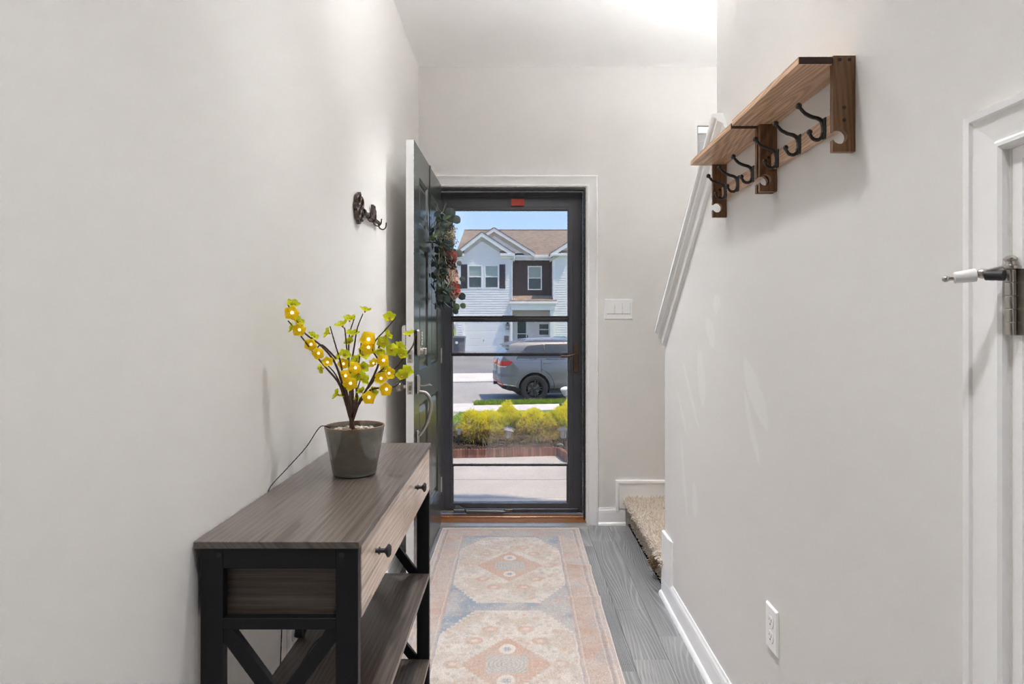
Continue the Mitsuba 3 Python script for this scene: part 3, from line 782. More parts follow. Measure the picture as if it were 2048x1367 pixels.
wood_y = wood('y')
mat('mat_table_wood', proc(wood_y), 0.27, spec=0.9, bump=proc(wood_bump, 6e-4), bscale=0.0005)
mat('mat_drawer', proc(lambda p, n, uv: wood_y(p, n, uv) * 7.6), 0.30, spec=1.0, clearcoat=.5, clearcoat_gloss=.8)  # drawer wood lightened to stand in for the wall's grazing reflection
mat('mat_table_end', proc(wood('x')), 0.5, spec=0.35)
tb = thing('console_table', 'narrow console table with dark wood top and black X-braced ends along the left wall', 'console table')
part(tb, 'tabletop', cbox(TX0, TX1, TY0, TY1, TZ - .0135, TZ, .0012), 'mat_table_wood')
LX0, LX1 = TX0 + .011, TX1 - .003
FT = .020                      # thickness of the end frames
LW = .0415
ZF = 0.007


def end_frame(y0):
    y1 = y0 + FT
    for x0 in (LX0, LX1 - LW):
        part(tb, 'leg', cbox(x0, x0 + LW, y0, y1, ZF, TZ - .0135, .0012), 'mat_frame_black')
    bars = [(TZ - .0515, TZ - .0137), (.655, .676), (.352, .372), (.065, .085)]
    for z0, z1 in bars:
        part(tb, 'rail', cbox(LX0 + LW - .0005, LX1 - LW + .0005, y0 + .001, y1 - .001, z0, z1, .001), 'mat_frame_black')
    ym = (y0 + y1) / 2
    for za, zb in ((.372, .655), (.085, .352)):
        xa, xb = LX0 + LW, LX1 - LW
        for s in (0, 1):
            p0 = np.array([xa, zb]) if s == 0 else np.array([xb, zb])
            p1 = np.array([xb, za]) if s == 0 else np.array([xa, za])
            dd = (p1 - p0) / np.linalg.norm(p1 - p0)
            nn = np.array([-dd[1], dd[0]]) * .0135
            poly = Polygon([p0 - dd * .03 + nn, p1 + dd * .03 + nn, p1 + dd * .03 - nn, p0 - dd * .03 - nn]).intersection(sbox(xa, za, xb, zb))
            o = .0003 if s else 0
            part(tb, 'brace', extr(poly, 'y', ym - .007 + o, ym + .007 + o), 'mat_frame_black')
    for x in (LX0 + .035, LX1 - .03):
        part(tb, 'bolt_cap', rod((x, y0 - .0008, TZ - .026), (x, y0 + .002, TZ - .026), .0052), 'mat_hole', 40)


end_frame(TY0 + .004)
end_frame(TY1 - .004 - FT)
part(tb, 'side_panel', cbox(LX0 + .006, LX1 - .016, TY0 + .004 + FT + .004, TY0 + .004 + FT + .016, .668, TZ - .0137, .001), 'mat_table_end', label='wood panel in the near end of the table')
part(tb, 'side_panel', cbox(LX0 + .006, LX1 - .016, TY1 - .040, TY1 - .028, .668, TZ - .0137, .001), 'mat_table_end')
part(tb, 'back_panel', cbox(LX0, LX0 + .010, TY0 + .045, TY1 - .045, .668, TZ - .0137, .001), 'mat_table_wood')
part(tb, 'drawer_bottom', cbox(LX0 + .01, LX1 - .016, TY0 + .04, TY1 - .04, .668, .678, .001), 'mat_table_wood')
DY0, DY1 = TY0 + .004 + FT + .0012, TY1 - .004 - FT - .0012
YM = 1.575
for (a, b, ky) in ((DY0, YM - .001, 1.262), (YM + .001, DY1, 1.752)):
    dw = part(tb, 'drawer', cbox(TX1 - .0165, TX1 - .0015, a, b, .667, TZ - .0165, .0012), 'mat_drawer')
    kz = .752
    scene[dw + '__knob'] = mikit.ply(to_dir(lathe([(0, 0), (.0045, 0), (.0045, .006), (.0075, .0065), (.0075, .009), (.0045, .0095), (.0045, .019), (.008, .022), (.0128, .025), (.0132, .028), (.010, .031), (0, .0325)], 28),
                                            (1, 0, 0), (TX1 - .0015, ky, kz)), 'mat_black_matte', 40)
part(tb, 'shelf', cbox(LX0 + .004, LX1 + .001, TY0 + .004 + FT - .004, TY1 - .004 - FT + .004, .372, .387, .001), 'mat_table_wood')
part(tb, 'shelf', cbox(LX0 + .004, LX1 + .001, TY0 + .004 + FT - .004, TY1 - .004 - FT + .004, .085, .100, .001), 'mat_table_wood')

# ================================================================== planter with a lighted blossom tree
PXY = np.array([-0.435, 1.635])


def pot_fn(p, n, uv):
    z = p.z - TZ
    c = mix((0.060, 0.055, 0.038), (0.120, 0.112, 0.088), fbm(p.x * 20, p.y * 20, p.z * 30))
    c = mix(c, mi.Color3f(0.17, 0.185, 0.155), (1 - smoothstep(0.004, 0.012, z)) * .8)
    c = c * (0.9 + 0.2 * noise(p.x * 300, p.y * 300, p.z * 300))
    return mix(c, mi.Color3f(0.16, 0.085, 0.045), smoothstep(0.1215, 0.1245, z) * .8)


scene['mat_pot'] = {'type': 'twosided', 'bsdf': {'type': 'plastic', 'int_ior': 2.1, 'nonlinear': False, 'diffuse_reflectance': proc(pot_fn)}}
for i, c in enumerate([(0.42, 0.33, 0.23), (0.55, 0.50, 0.44), (0.30, 0.27, 0.24), (0.50, 0.39, 0.25), (0.23, 0.19, 0.165)]):
    mat(f'mat_pebble_{i}', c, 0.25, spec=0.5)
mat('mat_branch', (0.060, 0.030, 0.022), 0.6)
scene['mat_petal'] = {'type': 'principledthin', 'base_color': rgb((0.62, 0.66, 0.03)), 'roughness': .55, 'diff_trans': 0.9, 'spec_trans': 0.0, 'eta': 1.3}
scene['mat_petal_lit'] = {'type': 'principledthin', 'base_color': rgb((0.80, 0.62, 0.03)), 'roughness': .55, 'diff_trans': 0.9, 'spec_trans': 0.0, 'eta': 1.3}  # petals of lit blossoms: the bulb's warm glow put into the colour
mat('mat_stamen', (0.10, 0.06, 0.01), 0.6)
mat('mat_calyx', (0.55, 0.22, 0.03), 0.5)
scene['mat_bulb'] = {'type': 'diffuse', 'reflectance': rgb((.6, .5, .3))}
pl = thing('planter', 'glazed olive-grey planter with a lighted yellow blossom tree on the console table', 'potted plant')
PH, R0, R1 = .131, .0570, .0790
part(pl, 'pot', lathe([(0, 0), (R0 - .006, 0), (R0 - .001, .004), (R0 + .0005, .010), (R1 - .0005, PH - .003), (R1 - .001, PH - .0006), (R1 - .0035, PH), (R1 - .006, PH - .002), (R1 - .009, PH - .030), (0, PH - .030)], 64, (PXY[0], PXY[1], TZ)), 'mat_pot', 50)
part(pl, 'filler', lathe([(0, PH - .026), (R1 - .012, PH - .026), (R1 - .012, PH - .0295), (0, PH - .0295)], 32, (PXY[0], PXY[1], TZ)), 'mat_hole', label='dark filler under the pebbles')
rng = np.random.default_rng(11)
spots = []
for q in range(4000):
    r, a = (R1 - .017) * math.sqrt(rng.random()), rng.uniform(0, 2 * PI)
    c = np.array([r * math.cos(a), r * math.sin(a)])
    if r > .011 and all(np.linalg.norm(c - s) > .0112 for s in spots):
        spots.append(c)
    if len(spots) >= 62:
        break
for c in spots:
    s = rng.uniform(.0055, .0082)
    m = trimesh.creation.icosphere(2, 1.0)
    v = np.array(m.vertices)
    v = v * (1 + .22 * (meshkit.noise(v * 1.6 + rng.uniform(0, 50, 3)) - .5)[:, None]) * [s * rng.uniform(1.0, 1.25), s * rng.uniform(.8, 1.0), s * rng.uniform(.62, .8)]
    m.vertices = v
    m = turn(turn(m, [0, 0, 1], rng.uniform(0, 360)), [1, 0, 0], rng.uniform(-25, 25))
    m.apply_translation([PXY[0] + c[0], PXY[1] + c[1], TZ + PH - .0255 + s * .75 + .008 * (1 - (np.linalg.norm(c) / R1) ** 2)])
    pc = int(rng.integers(5))
    solo('pebble', m, f'mat_pebble_{pc}', ('tan', 'pale grey', 'dark grey', 'golden brown', 'dark brown')[pc] + ' river pebble in the top of the glazed planter', 'pebble', ('tan', 'pale grey', 'dark grey', 'golden brown', 'dark brown')[pc] + ' pebbles in the planter', smooth=True)


# branches: pixel outlines of the photograph turned into points with their own depth (offset in metres from the pot's axis)
def br(*pts):
    return smooth_path([at(x, y, 1.635 + dep) for x, y, dep in pts], 5)


base_ = (703, 850, 0.0)
part(pl, 'trunk', tube(br((704, 868, 0), (704, 850, 0), (703, 835, 0)), [.0085, .0080, .0075, .0072, .0070, .0068, .0066, .0062, .0060, .0058, .0056], 10), 'mat_branch', 40)
BR = [
    [(702, 842, -.002), (696, 810, -.012), (684, 765, -.045), (668, 722, -.085), (641, 690, -.125), (612, 668, -.150), (590, 640, -.168), (575, 607, -.180)],
    [(702, 842, -.004), (690, 800, -.02), (677, 765, -.055), (652, 735, -.10), (627, 705, -.135), (602, 672, -.16), (576, 641, -.175)],
    [(702, 840, -.002), (691, 795, -.020), (672, 750, -.06), (650, 725, -.09)],
    [(703, 842, .004), (697, 800, .0), (688, 760, -.01), (680, 720, -.02), (671, 690, -.03), (660, 652, -.04)],
    [(703, 842, .002), (700, 790, .02), (699, 745, .03), (694, 700, .04), (690, 660, .045), (688, 655, .05)],
    [(704, 842, .004), (706, 790, .03), (702, 740, .05), (709, 690, .06), (715, 655, .07), (726, 627, .08)],
    [(703, 842, .004), (703, 780, .04), (698, 720, .07), (699, 670, .09), (710, 632, .11)],
    [(705, 840, .004), (714, 800, .01), (712, 760, .02), (718, 722, .025), (722, 690, .03), (725, 667, .03)],
    [(705, 842, .0), (718, 805, -.01), (735, 775, -.02), (748, 750, -.03), (757, 723, -.035), (746, 700, -.03), (752, 680, -.03), (770, 660, -.03), (793, 634, -.03)],
    [(735, 776, -.02), (760, 745, -.01), (787, 738, .0), (810, 712, .01), (826, 690, .015), (832, 665, .02)],
    [(722, 800, -.012), (742, 779, -.03), (765, 775, -.04), (790, 772, -.045), (803, 760, -.045)],
    [(718, 808, -.012), (725, 796, -.03), (732, 790, -.04)],
    [(756, 700, -.034), (764, 676, -.02), (775, 672, -.01)],
    [(704, 842, .004), (712, 790, .05), (722, 755, .08), (728, 735, .10)],
    [(672, 716, -.08), (645, 690, -.12), (634, 695, -.13)],
    [(749, 752, -.03), (760, 742, -.035), (768, 736, -.04)],
]
for b in BR:
    p = br(*b)
    r0 = .0036 if len(b) > 4 else .0026
    part(pl, 'branch', tube(p, np.linspace(r0, .0013, len(p)), 7), 'mat_branch', 40)

# blossoms: (pixel x, y, depth, size in pixels, facing dx, dz, towards the camera, lit)
BL = [
    (586, 607, -.185, 26, .2, .9, .3, 0), (584, 625, -.19, 29, -.1, -.2, 1, 2), (597, 642, -.175, 25, .6, .6, .3, 0), (599, 659, -.178, 27, .1, 0, 1, 1), (583, 655, -.165, 20, -.8, .2, .2, 0),
    (627, 671, -.14, 22, .6, .7, .2, 0), (622, 688, -.15, 26, -.1, -.2, 1, 1), (637, 706, -.14, 24, .1, .1, 1, 1), (655, 724, -.11, 22, .2, .6, .8, 1), (642, 737, -.10, 20, -.7, -.3, .5, 0),
    (654, 664, -.05, 22, -.7, .5, .5, 0), (672, 787, -.04, 22, -.8, .4, .5, 0), (683, 647, .04, 26, -.3, .9, .3, 0), (699, 636, .10, 24, .1, .9, .3, 0), (731, 618, .08, 22, .2, 1, .3, 0),
    (705, 665, .055, 27, .1, 1, .2, 0), (698, 682, .05, 20, -.2, .5, .7, 0), (675, 713, -.02, 24, -.7, .6, .3, 0), (690, 708, .0, 24, .5, .6, .5, 0), (687, 727, .0, 22, .1, .1, 1, 1),
    (711, 720, .03, 24, -.4, .5, .6, 0), (727, 707, .03, 26, .6, .5, .5, 0), (737, 678, -.03, 32, 0, .1, 1, 2), (737, 694, -.035, 30, 0, -.3, 1, 1), (711, 735, -.03, 27, -.2, -.1, 1, 2),
    (727, 734, .02, 22, .7, .2, .6, 0), (715, 749, -.01, 26, 0, -.3, .8, 0), (691, 751, -.04, 26, -.1, 0, 1, 1), (701, 766, -.05, 28, .1, -.1, 1, 1), (728, 757, .0, 24, .6, .1, -.8, 0),
    (779, 634, -.03, 25, -.2, .7, -.7, 0), (766, 684, -.03, 25, -.3, .1, -.95, 0), (776, 668, -.02, 24, .8, .4, .1, 0), (784, 699, -.02, 26, .1, .0, -1, 0), (760, 702, -.035, 24, .1, -.7, .4, 0),
    (800, 692, .0, 22, .4, .6, -.6, 0), (804, 707, .0, 24, .1, .4, -.8, 0), (767, 720, -.05, 27, -.1, 0, 1, 2), (747, 726, -.03, 20, -.6, .4, .6, 1), (768, 733, -.03, 20, .3, .1, -.8, 0),
    (778, 746, -.05, 25, .8, .1, .6, 1), (762, 756, -.05, 26, -.1, .3, .9, 1), (773, 778, -.06, 27, -.1, 0, 1, 2), (818, 666, .02, 22, -.2, 1, .2, 0), (814, 741, -.04, 25, .2, .5, -.8, 0),
    (804, 750, -.045, 26, -.1, .4, -.9, 0), (738, 794, -.045, 27, .1, -.2, 1, 2), (748, 782, -.03, 20, .8, .4, .3, 0), (722, 781, .0, 18, -.3, .5, .4, 0), (685, 790, -.02, 18, -.2, -.8, .2, 0), (716, 796, .02, 18, .1, -.6, .3, 0),
]


def petal_mesh(size, k, cup):
    """One rounded cupped petal of a five-petalled blossom opening along +z."""
    n = 5
    th = 2 * PI * k / 5
    V, Fc = [], []
    for i in range(n + 1):
        t = i / n
        r = size * (0.10 + 0.90 * t)
        w = size * .455 * ((t / .62) ** .75 if t < .62 else math.sqrt(max(.02, 1 - ((t - .62) / .385) ** 2)))
        for j in range(5):
            s = (j - 2) / 2
            x, y = r - .10 * size * s * s * t, s * w
            z = size * (cup * t ** 1.3 + .20 * s * s * t - .05 * math.sin(s * 5 + k) * t)
            V.append((x * math.cos(th) - y * math.sin(th), x * math.sin(th) + y * math.cos(th), z))
    for i in range(n):
        for j in range(4):
            a = i * 5 + j
            Fc += [[a, a + 5, a + 6], [a, a + 6, a + 1]]
    return trimesh.Trimesh(np.array(V), np.array(Fc), process=False)


rng = np.random.default_rng(3)
BULB = 1.1
for (x, y, dep, sz, fx, fz, fc, lit) in BL:
    Y = 1.635 + dep
    c = at(x, y, Y)
    size = sz * 0.56 / F * Y
    d = np.array([fx, -fc, fz], float) + rng.normal(0, .08, 3)
    d /= np.linalg.norm(d)
    spin = rng.uniform(0, 72)
    fw = abs(d[1])
    cup = .50 if lit else .42
    off = c - d * size * .30
    bk = part(pl, 'blossom', to_dir(lathe([(0, -.30 * size), (.10 * size, -.28 * size), (.17 * size, 0), (.12 * size, .05 * size), (0, .06 * size)], 10), d, off), 'mat_calyx', 40)
    for k in range(5):
        m = to_dir(turn(petal_mesh(size, k, cup * rng.uniform(.85, 1.15)), [0, 0, 1], spin), d, off)
        scene[bk + '__petal' + (f'_{k:03d}' if k else '')] = mikit.ply(m, 'mat_petal_lit' if lit else 'mat_petal', True)
    st_ = []
    e1 = np.cross(d, [.3, .2, .9]); e1 /= np.linalg.norm(e1)
    e2 = np.cross(d, e1)
    for k in range(7):
        a = 2 * PI * k / 7
        s_ = e1 * math.cos(a) + e2 * math.sin(a)
        st_.append(tube([off + d * size * .03, off + d * size * .20 + s_ * size * .2, off + d * size * .33 + s_ * size * .42], (.00022 if lit else .0003) + .00001 * sz, 4))
    scene[bk + '__stamens'] = mikit.ply(cat(st_), 'mat_calyx' if lit else 'mat_stamen')
    bulb = ball(off + d * size * (.30 if lit else .12), size * (.20 if lit else .09), 2)
    if lit:
        scene[bk + '__bulb'] = mikit.ply(bulb, 'mat_bulb', True, emitter={'type': 'area', 'radiance': rgb(np.array([1.0, .72, .26]) * BULB * (1.6 if lit == 2 else 1)), 'sampling_weight': .03})
    else:
        scene[bk + '__bulb'] = mikit.ply(bulb, 'mat_calyx', True)

# its cable, from the pot's rim down behind the table
cable = smooth_path([(PXY[0] - .050, 1.615, TZ + PH - .012), (PXY[0] - .070, 1.600, TZ + PH + .003), (PXY[0] - .084, 1.592, TZ + PH - .004), (-.540, 1.560, .905), (-.572, 1.52, .862), (-.5975, 1.47, .823), (-.5985, 1.465, .78), (-.5983, 1.47, .70), (-.594, 1.52, .60), (-.5935, 1.54, .50), (-.594, 1.535, .40), (-.5945, 1.525, .30), (-.5945, 1.52, .20), (-.592, 1.52, .03)], 6)
solo('power_cord', tube(cable, .0013, 6), 'mat_black_matte', 'thin black wire running from the planter down behind the console table', 'power cord', smooth=True)


# ================================================================== outlets, switches
def outlet(name, label, wall_x, y, z, side):
    """Duplex outlet on a side wall; side = +1 faces +x."""
    k = thing(name, label, 'wall outlet')
    s = side
    part(k, 'cover_plate', hull(np.vstack([cbox(wall_x, wall_x + s * .003, y - .036, y + .036, z - .0585, z + .0585, .001).vertices, cbox(wall_x, wall_x + s * .0065, y - .033, y + .033, z - .0555, z + .0555, .0012).vertices])), 'mat_plastic_white')
    for dz in (.0195, -.0195):
        shape = Point(y, z + dz).buffer(.0172, 12).intersection(sbox(y - .02, z + dz - .0145, y + .02, z + dz + .0145))
        a, b = sorted((wall_x + s * .005, wall_x + s * .0080))
        rc = part(k, 'receptacle', extr(shape, 'x', a, b), 'mat_plastic_white')
        a, b = sorted((wall_x + s * .0075, wall_x + s * .0083))
        ring = shape.buffer(.0009).difference(shape)
        scene[rc + '__groove'] = mikit.ply(extr(ring, 'x', *sorted((wall_x + s * .0055, wall_x + s * .0067))), 'mat_nickel_dark')
        scene[rc + '__slots'] = mikit.ply(cat([extr(sbox(y - .0075, z + dz - .001, y - .0055, z + dz + .0075), 'x', a, b), extr(sbox(y + .0052, z + dz - .000, y + .0072, z + dz + .0065), 'x', a, b), extr(Point(y, z + dz - .0075).buffer(.0024), 'x', a, b)]), 'mat_hole')
    part(k, 'screw', ball((wall_x + s * .0065, y, z), .0028, 1, (.5, 1, 1)), 'mat_plastic_white')
    return k


outlet('wall_outlet', 'white duplex outlet low on the right wall', XR, 1.588, .428, -1)
outlet('wall_outlet', 'white duplex outlet on the left wall behind the console table', XL, 1.625, .376, 1)
plug = solo('plugged_cord', tube(smooth_path([(XL + .030, 1.632, .395), (XL + .060, 1.66, .44), (XL + .085, 1.69, .465), (XL + .105, 1.70, .45), (XL + .090, 1.63, .400), (XL + .075, 1.57, .391), (XL + .075, 1.42, .391), (XL + .06, 1.3, .391)], 7), .0035, 8), 'mat_black_matte',
            'thick black cord plugged into the outlet behind the console table', 'cord', smooth=True)
part(plug, 'plug', cbox(XL + .008, XL + .032, 1.622, 1.640, .384, .408, .004), 'mat_black_matte')

sw = thing('light_switch', 'white three-gang switch plate on the end wall right of the entry door', 'light switch')
sx0, sx1, sz0, sz1 = .532, .705, 1.249, 1.374
part(sw, 'cover_plate', hull(np.vstack([cbox(sx0, sx1, YE - .003, YE, sz0, sz1, .001).vertices, cbox(sx0 + .003, sx1 - .003, YE - .0065, YE, sz0 + .003, sz1 - .003, .0012).vertices])), 'mat_plastic_white')
for i in range(3):
    x = sx0 + .0176 + .0468 * i
    q = [(YE - .0062, 1.283), (YE - .0062, 1.346), (YE - (.0100 if i == 0 else .0078), 1.345), (YE - .0082, 1.314), (YE - (.0072 if i == 0 else .0100), 1.284)]
    part(sw, 'rocker', extr(q, 'x', x, x + .0448), 'mat_plastic_white')
    part(sw, 'groove', cat([plain(x - .001, x + .0458, YE - .0068, YE - .0060, 1.281, 1.283), plain(x + .0448, x + .0460, YE - .0068, YE - .0060, 1.281, 1.347)]), 'mat_nickel_dark')

# ================================================================== key-shaped hook rack on the left wall
mat('mat_iron', (0.075, 0.052, 0.040), 0.32, metal=0.75)
kr = thing('key_hook_rack', 'dark iron hook rack shaped like an old key on the left wall', 'key rack')
kz, ky0 = 1.655, 2.285
shape = []
for k in range(4):
    a = PI / 4 + k * PI / 2
    shape.append(Point(ky0 + .034 * math.cos(a), kz + .034 * math.sin(a)).buffer(.024).difference(Point(ky0 + .034 * math.cos(a), kz + .034 * math.sin(a)).buffer(.0125)))
for k in range(4):
    a = k * PI / 2
    shape.append(Point(ky0 + .046 * math.cos(a), kz + .046 * math.sin(a)).buffer(.014).difference(Point(ky0 + .046 * math.cos(a), kz + .046 * math.sin(a)).buffer(.006)))
shape.append(Point(ky0, kz).buffer(.018).difference(Point(ky0, kz).buffer(.007)))
bow = unary_union(shape)
part(kr, 'bow', extr(max(getattr(bow, 'geoms', [bow]), key=lambda g: g.area), 'x', XL + .003, XL + .014), 'mat_iron', label='pierced flower-shaped bow of the key')
part(kr, 'bow_rim', cat([tube([(XL + .014, ky0 + (.034 * math.cos(PI / 4 + k * PI / 2)) + .018 * math.cos(t), kz + .034 * math.sin(PI / 4 + k * PI / 2) + .018 * math.sin(t)) for t in np.linspace(0, 2 * PI, 17)], .0035, 6, False) for k in range(4)]), 'mat_iron', 40)
part(kr, 'shaft', tube([(XL + .010, ky0 + .05, kz - .004), (XL + .010, ky0 + .06, kz - .004), (XL + .010, ky0 + .07, kz - .004), (XL + .010, 2.60, kz - .004)], [.011, .013, .0085, .008], 14), 'mat_iron', 40)
part(kr, 'collar', tube([(XL + .010, 2.425, kz - .004), (XL + .010, 2.437, kz - .004)], .0125, 14), 'mat_iron', 40)
bit = Polygon([(2.485, kz), (2.485, kz + .052), (2.497, kz + .052), (2.497, kz + .040), (2.512, kz + .040), (2.512, kz + .052), (2.526, kz + .052), (2.526, kz + .038), (2.540, kz + .038), (2.540, kz)])
part(kr, 'bit', extr(bit, 'x', XL + .005, XL + .015), 'mat_iron', label='toothed bit of the key')
for y in (2.40, 2.50, 2.592):
    part(kr, 'hook', tube(smooth_path([(XL + .010, y, kz - .010), (XL + .016, y, kz - .026), (XL + .030, y, kz - .033), (XL + .042, y, kz - .024), (XL + .045, y, kz - .004)], 5), .0026, 8), 'mat_iron', 40)

# ================================================================== two coat racks side by side on the right wall
def rack_fn(ax, dark, light):
    def fn(p, n, uv):
        l = p.y if ax == 'y' else p.z
        u = (p.x + p.z) if ax == 'y' else (p.x + p.y)
        w = fbm(u * 14, l * 3.5, 4.0, octaves=2)
        g = noise(u * 20, l * 2.6, 9.0) * 6 + u * 60 + w * 5
        tri = dr.abs(g - dr.floor(g) - .5) * 2
        ring = smoothstep(.1, .9, tri)
        fine = noise(u * 700, l * 16, 2.0)
        streak = smoothstep(.62, .8, noise(u * 240, l * 9, 6.0))
        c = mix(dark, light, dr.clip(.20 + .42 * ring + .5 * (w - .5) + .22 * fine, 0, 1))
        return mix(c, mi.Color3f(*light) * 1.25, streak * .35)
    return fn


mat('mat_rack_shelf', proc(rack_fn('y', (0.36, 0.215, 0.125), (0.72, 0.49, 0.33))), 0.42, spec=0.4)
mat('mat_rack_rail', proc(rack_fn('y', (0.36, 0.22, 0.14), (0.68, 0.47, 0.34))), 0.42, spec=0.4)
mat('mat_rack_bracket', proc(rack_fn('z', (0.075, 0.034, 0.013), (0.190, 0.095, 0.040))), 0.42, spec=0.4)
mat('mat_rack_end_shaded', (0.035, 0.017, 0.009), .6)  # dark end grain, deepened with the shade of the near end
SH0, SH1 = 1.732, 1.7475
SXO = .555


def bracket(k, y0, y1):
    x0, x1 = XR - .044, XR - .0005
    prof = sbox(x0, 1.560, x1, SH0 + .017).difference(Point(x0 + .0135, 1.590).buffer(.0148, 24)).difference(sbox(x0 - .01, 1.583, x0 + .012, 1.600))
    prof = max(getattr(prof, 'geoms', [prof]), key=lambda g: g.area)
    b = part(k, 'bracket', extr(prof, 'y', y0, y1), 'mat_rack_bracket')
    n = 0
    for (dx, z) in ((.013, 1.741), (.032, 1.741), (.022, 1.647), (.022, 1.622)):
        scene[b + '__screw' + (f'_{n:03d}' if n else '')] = mikit.ply(rod((x0 + dx, y0 - .0006, z), (x0 + dx, y0 + .003, z), .0035, 14), 'mat_hole', 40)
        n += 1
    return b


def coat_rack(label, ya, yb, hooks, dz=0.0):
    k = thing('coat_rack', label, 'coat rack')
    sh = cbox(SXO, XR - .0445, ya + .001, yb, SH0 + dz, SH1 + dz, .0012)
    sh2 = cbox(XR - .0447, XR - .001, ya + .013, yb - .014, SH0 + dz, SH1 + dz, .0012)
    sk = part(k, 'shelf', cat([sh, sh2]), 'mat_rack_shelf')
    scene[sk + '__shaded_end_grain'] = mikit.ply(cbox(SXO + .001, XR - .0455, ya + .0004, ya + .0016, SH0 + dz + .001, SH1 + dz - .001, .0003), 'mat_rack_end_shaded')  # thin dark plate: shade painted onto the shelf's near end grain
    bracket(k, ya, ya + .0125)
    bracket(k, yb - .0135, yb - .001)
    part(k, 'rail', cbox(XR - .0165, XR - .0005, ya + .0126, yb - .0136, 1.617, 1.655, .0012), 'mat_rack_rail')
    for y in hooks:
        x = XR - .0165
        up_ = smooth_path([(x - .0035, y, 1.640), (x - .006, y, 1.6485), (x - .014, y, 1.6545), (x - .028, y, 1.6585), (x - .042, y, 1.666), (x - .052, y, 1.677), (x - .055, y, 1.681)], 5)
        lo_ = smooth_path([(x - .0035, y, 1.624), (x - .006, y, 1.615), (x - .014, y, 1.6095), (x - .024, y, 1.6115), (x - .0305, y, 1.620), (x - .032, y, 1.626)], 5)
        h = part(k, 'hook', cat([tube(up_, np.linspace(.0048, .0032, len(up_)), 10), tube(lo_, np.linspace(.0046, .0030, len(lo_)), 10), ball(up_[-1], .0066, 2), ball(lo_[-1], .0058, 2),
                                 hull(np.vstack([cbox(x - .006, x, y - .0055, y + .0055, 1.612, 1.654, .002).vertices, cbox(x - .0015, x, y - .0075, y + .0075, 1.610, 1.656, .0005).vertices]))]), 'mat_black_metal', 40)
        scene[h + '__screw'] = mikit.ply(cat([ball((x - .0058, y, 1.6185), .0022, 1), ball((x - .0058, y, 1.648), .0022, 1)]), 'mat_nickel_dark', True)
    return k


coat_rack('brown wooden coat rack with three black hooks, the nearer of two on the right wall', 1.202, 1.577, (1.290, 1.404, 1.522))
coat_rack('brown wooden coat rack with three black hooks, the farther of two beside the stair cap', 1.584, 1.952, (1.680, 1.793, 1.898), -.005)

# ================================================================== floral swag on the open door
mat_leafs = []
for i, c in enumerate([(0.060, 0.082, 0.074), (0.090, 0.115, 0.102), (0.170, 0.188, 0.172), (0.105, 0.140, 0.075), (0.040, 0.055, 0.053)]):
    scene[f'mat_leaf_{i}'] = {'type': 'principledthin', 'base_color': rgb(c), 'roughness': .5, 'diff_trans': 0.5, 'spec_trans': 0.0, 'eta': 1.4}
for n_, c in (('rust', (0.27, 0.105, 0.08)), ('coral', (0.43, 0.20, 0.155)), ('blush', (0.64, 0.46, 0.40)), ('cream', (0.74, 0.63, 0.56)), ('red', (0.46, 0.13, 0.11))):
    scene[f'mat_flower_{n_}'] = {'type': 'principledthin', 'base_color': rgb(c), 'roughness': .7, 'diff_trans': 0.7, 'spec_trans': 0.0, 'eta': 1.3}
mat('mat_berry', (0.42, 0.34, 0.22), 0.5)
mat('mat_stem', (0.13, 0.13, 0.06), 0.6)
wr = thing('floral_swag', 'swag of dusty green eucalyptus with coral and blush flowers hanging on the entry door', 'door swag')
rng = np.random.default_rng(21)
# local frame: l along the leaf from the hinge (about .43 in the middle), out from the door face (+x), z up


def leaf_mesh(L, W, bend):
    V, Fc = [], []
    n = 6
    for i in range(n + 1):
        t = i / n
        w = W * math.sqrt(max(0.0, math.sin(PI * min(1, t * .97 + .03)))) * .5
        for s in (-1, 0, 1):
            V.append((t * L, s * w, bend * L * t * t - .10 * W * abs(s)))
    for i in range(n):
        for j in (0, 1):
            a = i * 3 + j
            Fc += [[a, a + 3, a + 4], [a, a + 4, a + 1]]
    return trimesh.Trimesh(np.array(V), np.array(Fc), process=False)


def petal2(L, W, cup):
    V, Fc = [], []
    for i in range(7):
        t = i / 6
        w = W * .55 * ((t / .6) ** .7 if t < .6 else math.sqrt(max(.03, 1 - ((t - .6) / .41) ** 2)))
        for j in range(5):
            s = (j - 2) / 2
            V.append((t * L - .14 * L * s * s * t, s * w, cup * L * t * t + .10 * L * s * s * t + .045 * L * t * math.sin(s * 7 + i)))
    for i in range(6):
        for j in range(4):
            a = i * 5 + j
            Fc += [[a, a + 5, a + 6], [a, a + 6, a + 1]]
    return trimesh.Trimesh(np.array(V), np.array(Fc), process=False)


def place_dir(m, x_dir, up_dir, c):
    x_dir = np.asarray(x_dir, float) / np.linalg.norm(x_dir)
    z = np.asarray(up_dir, float) - x_dir * (np.asarray(up_dir, float) @ x_dir)
    z /= np.linalg.norm(z) + 1e-9
    y = np.cross(z, x_dir)
    M = np.eye(4); M[:3, 0], M[:3, 1], M[:3, 2], M[:3, 3] = x_dir, y, z, c
    q = m.copy(); q.apply_transform(M)
    return q


def swag(l, o, z):
    return on_leaf(l, -o, z)


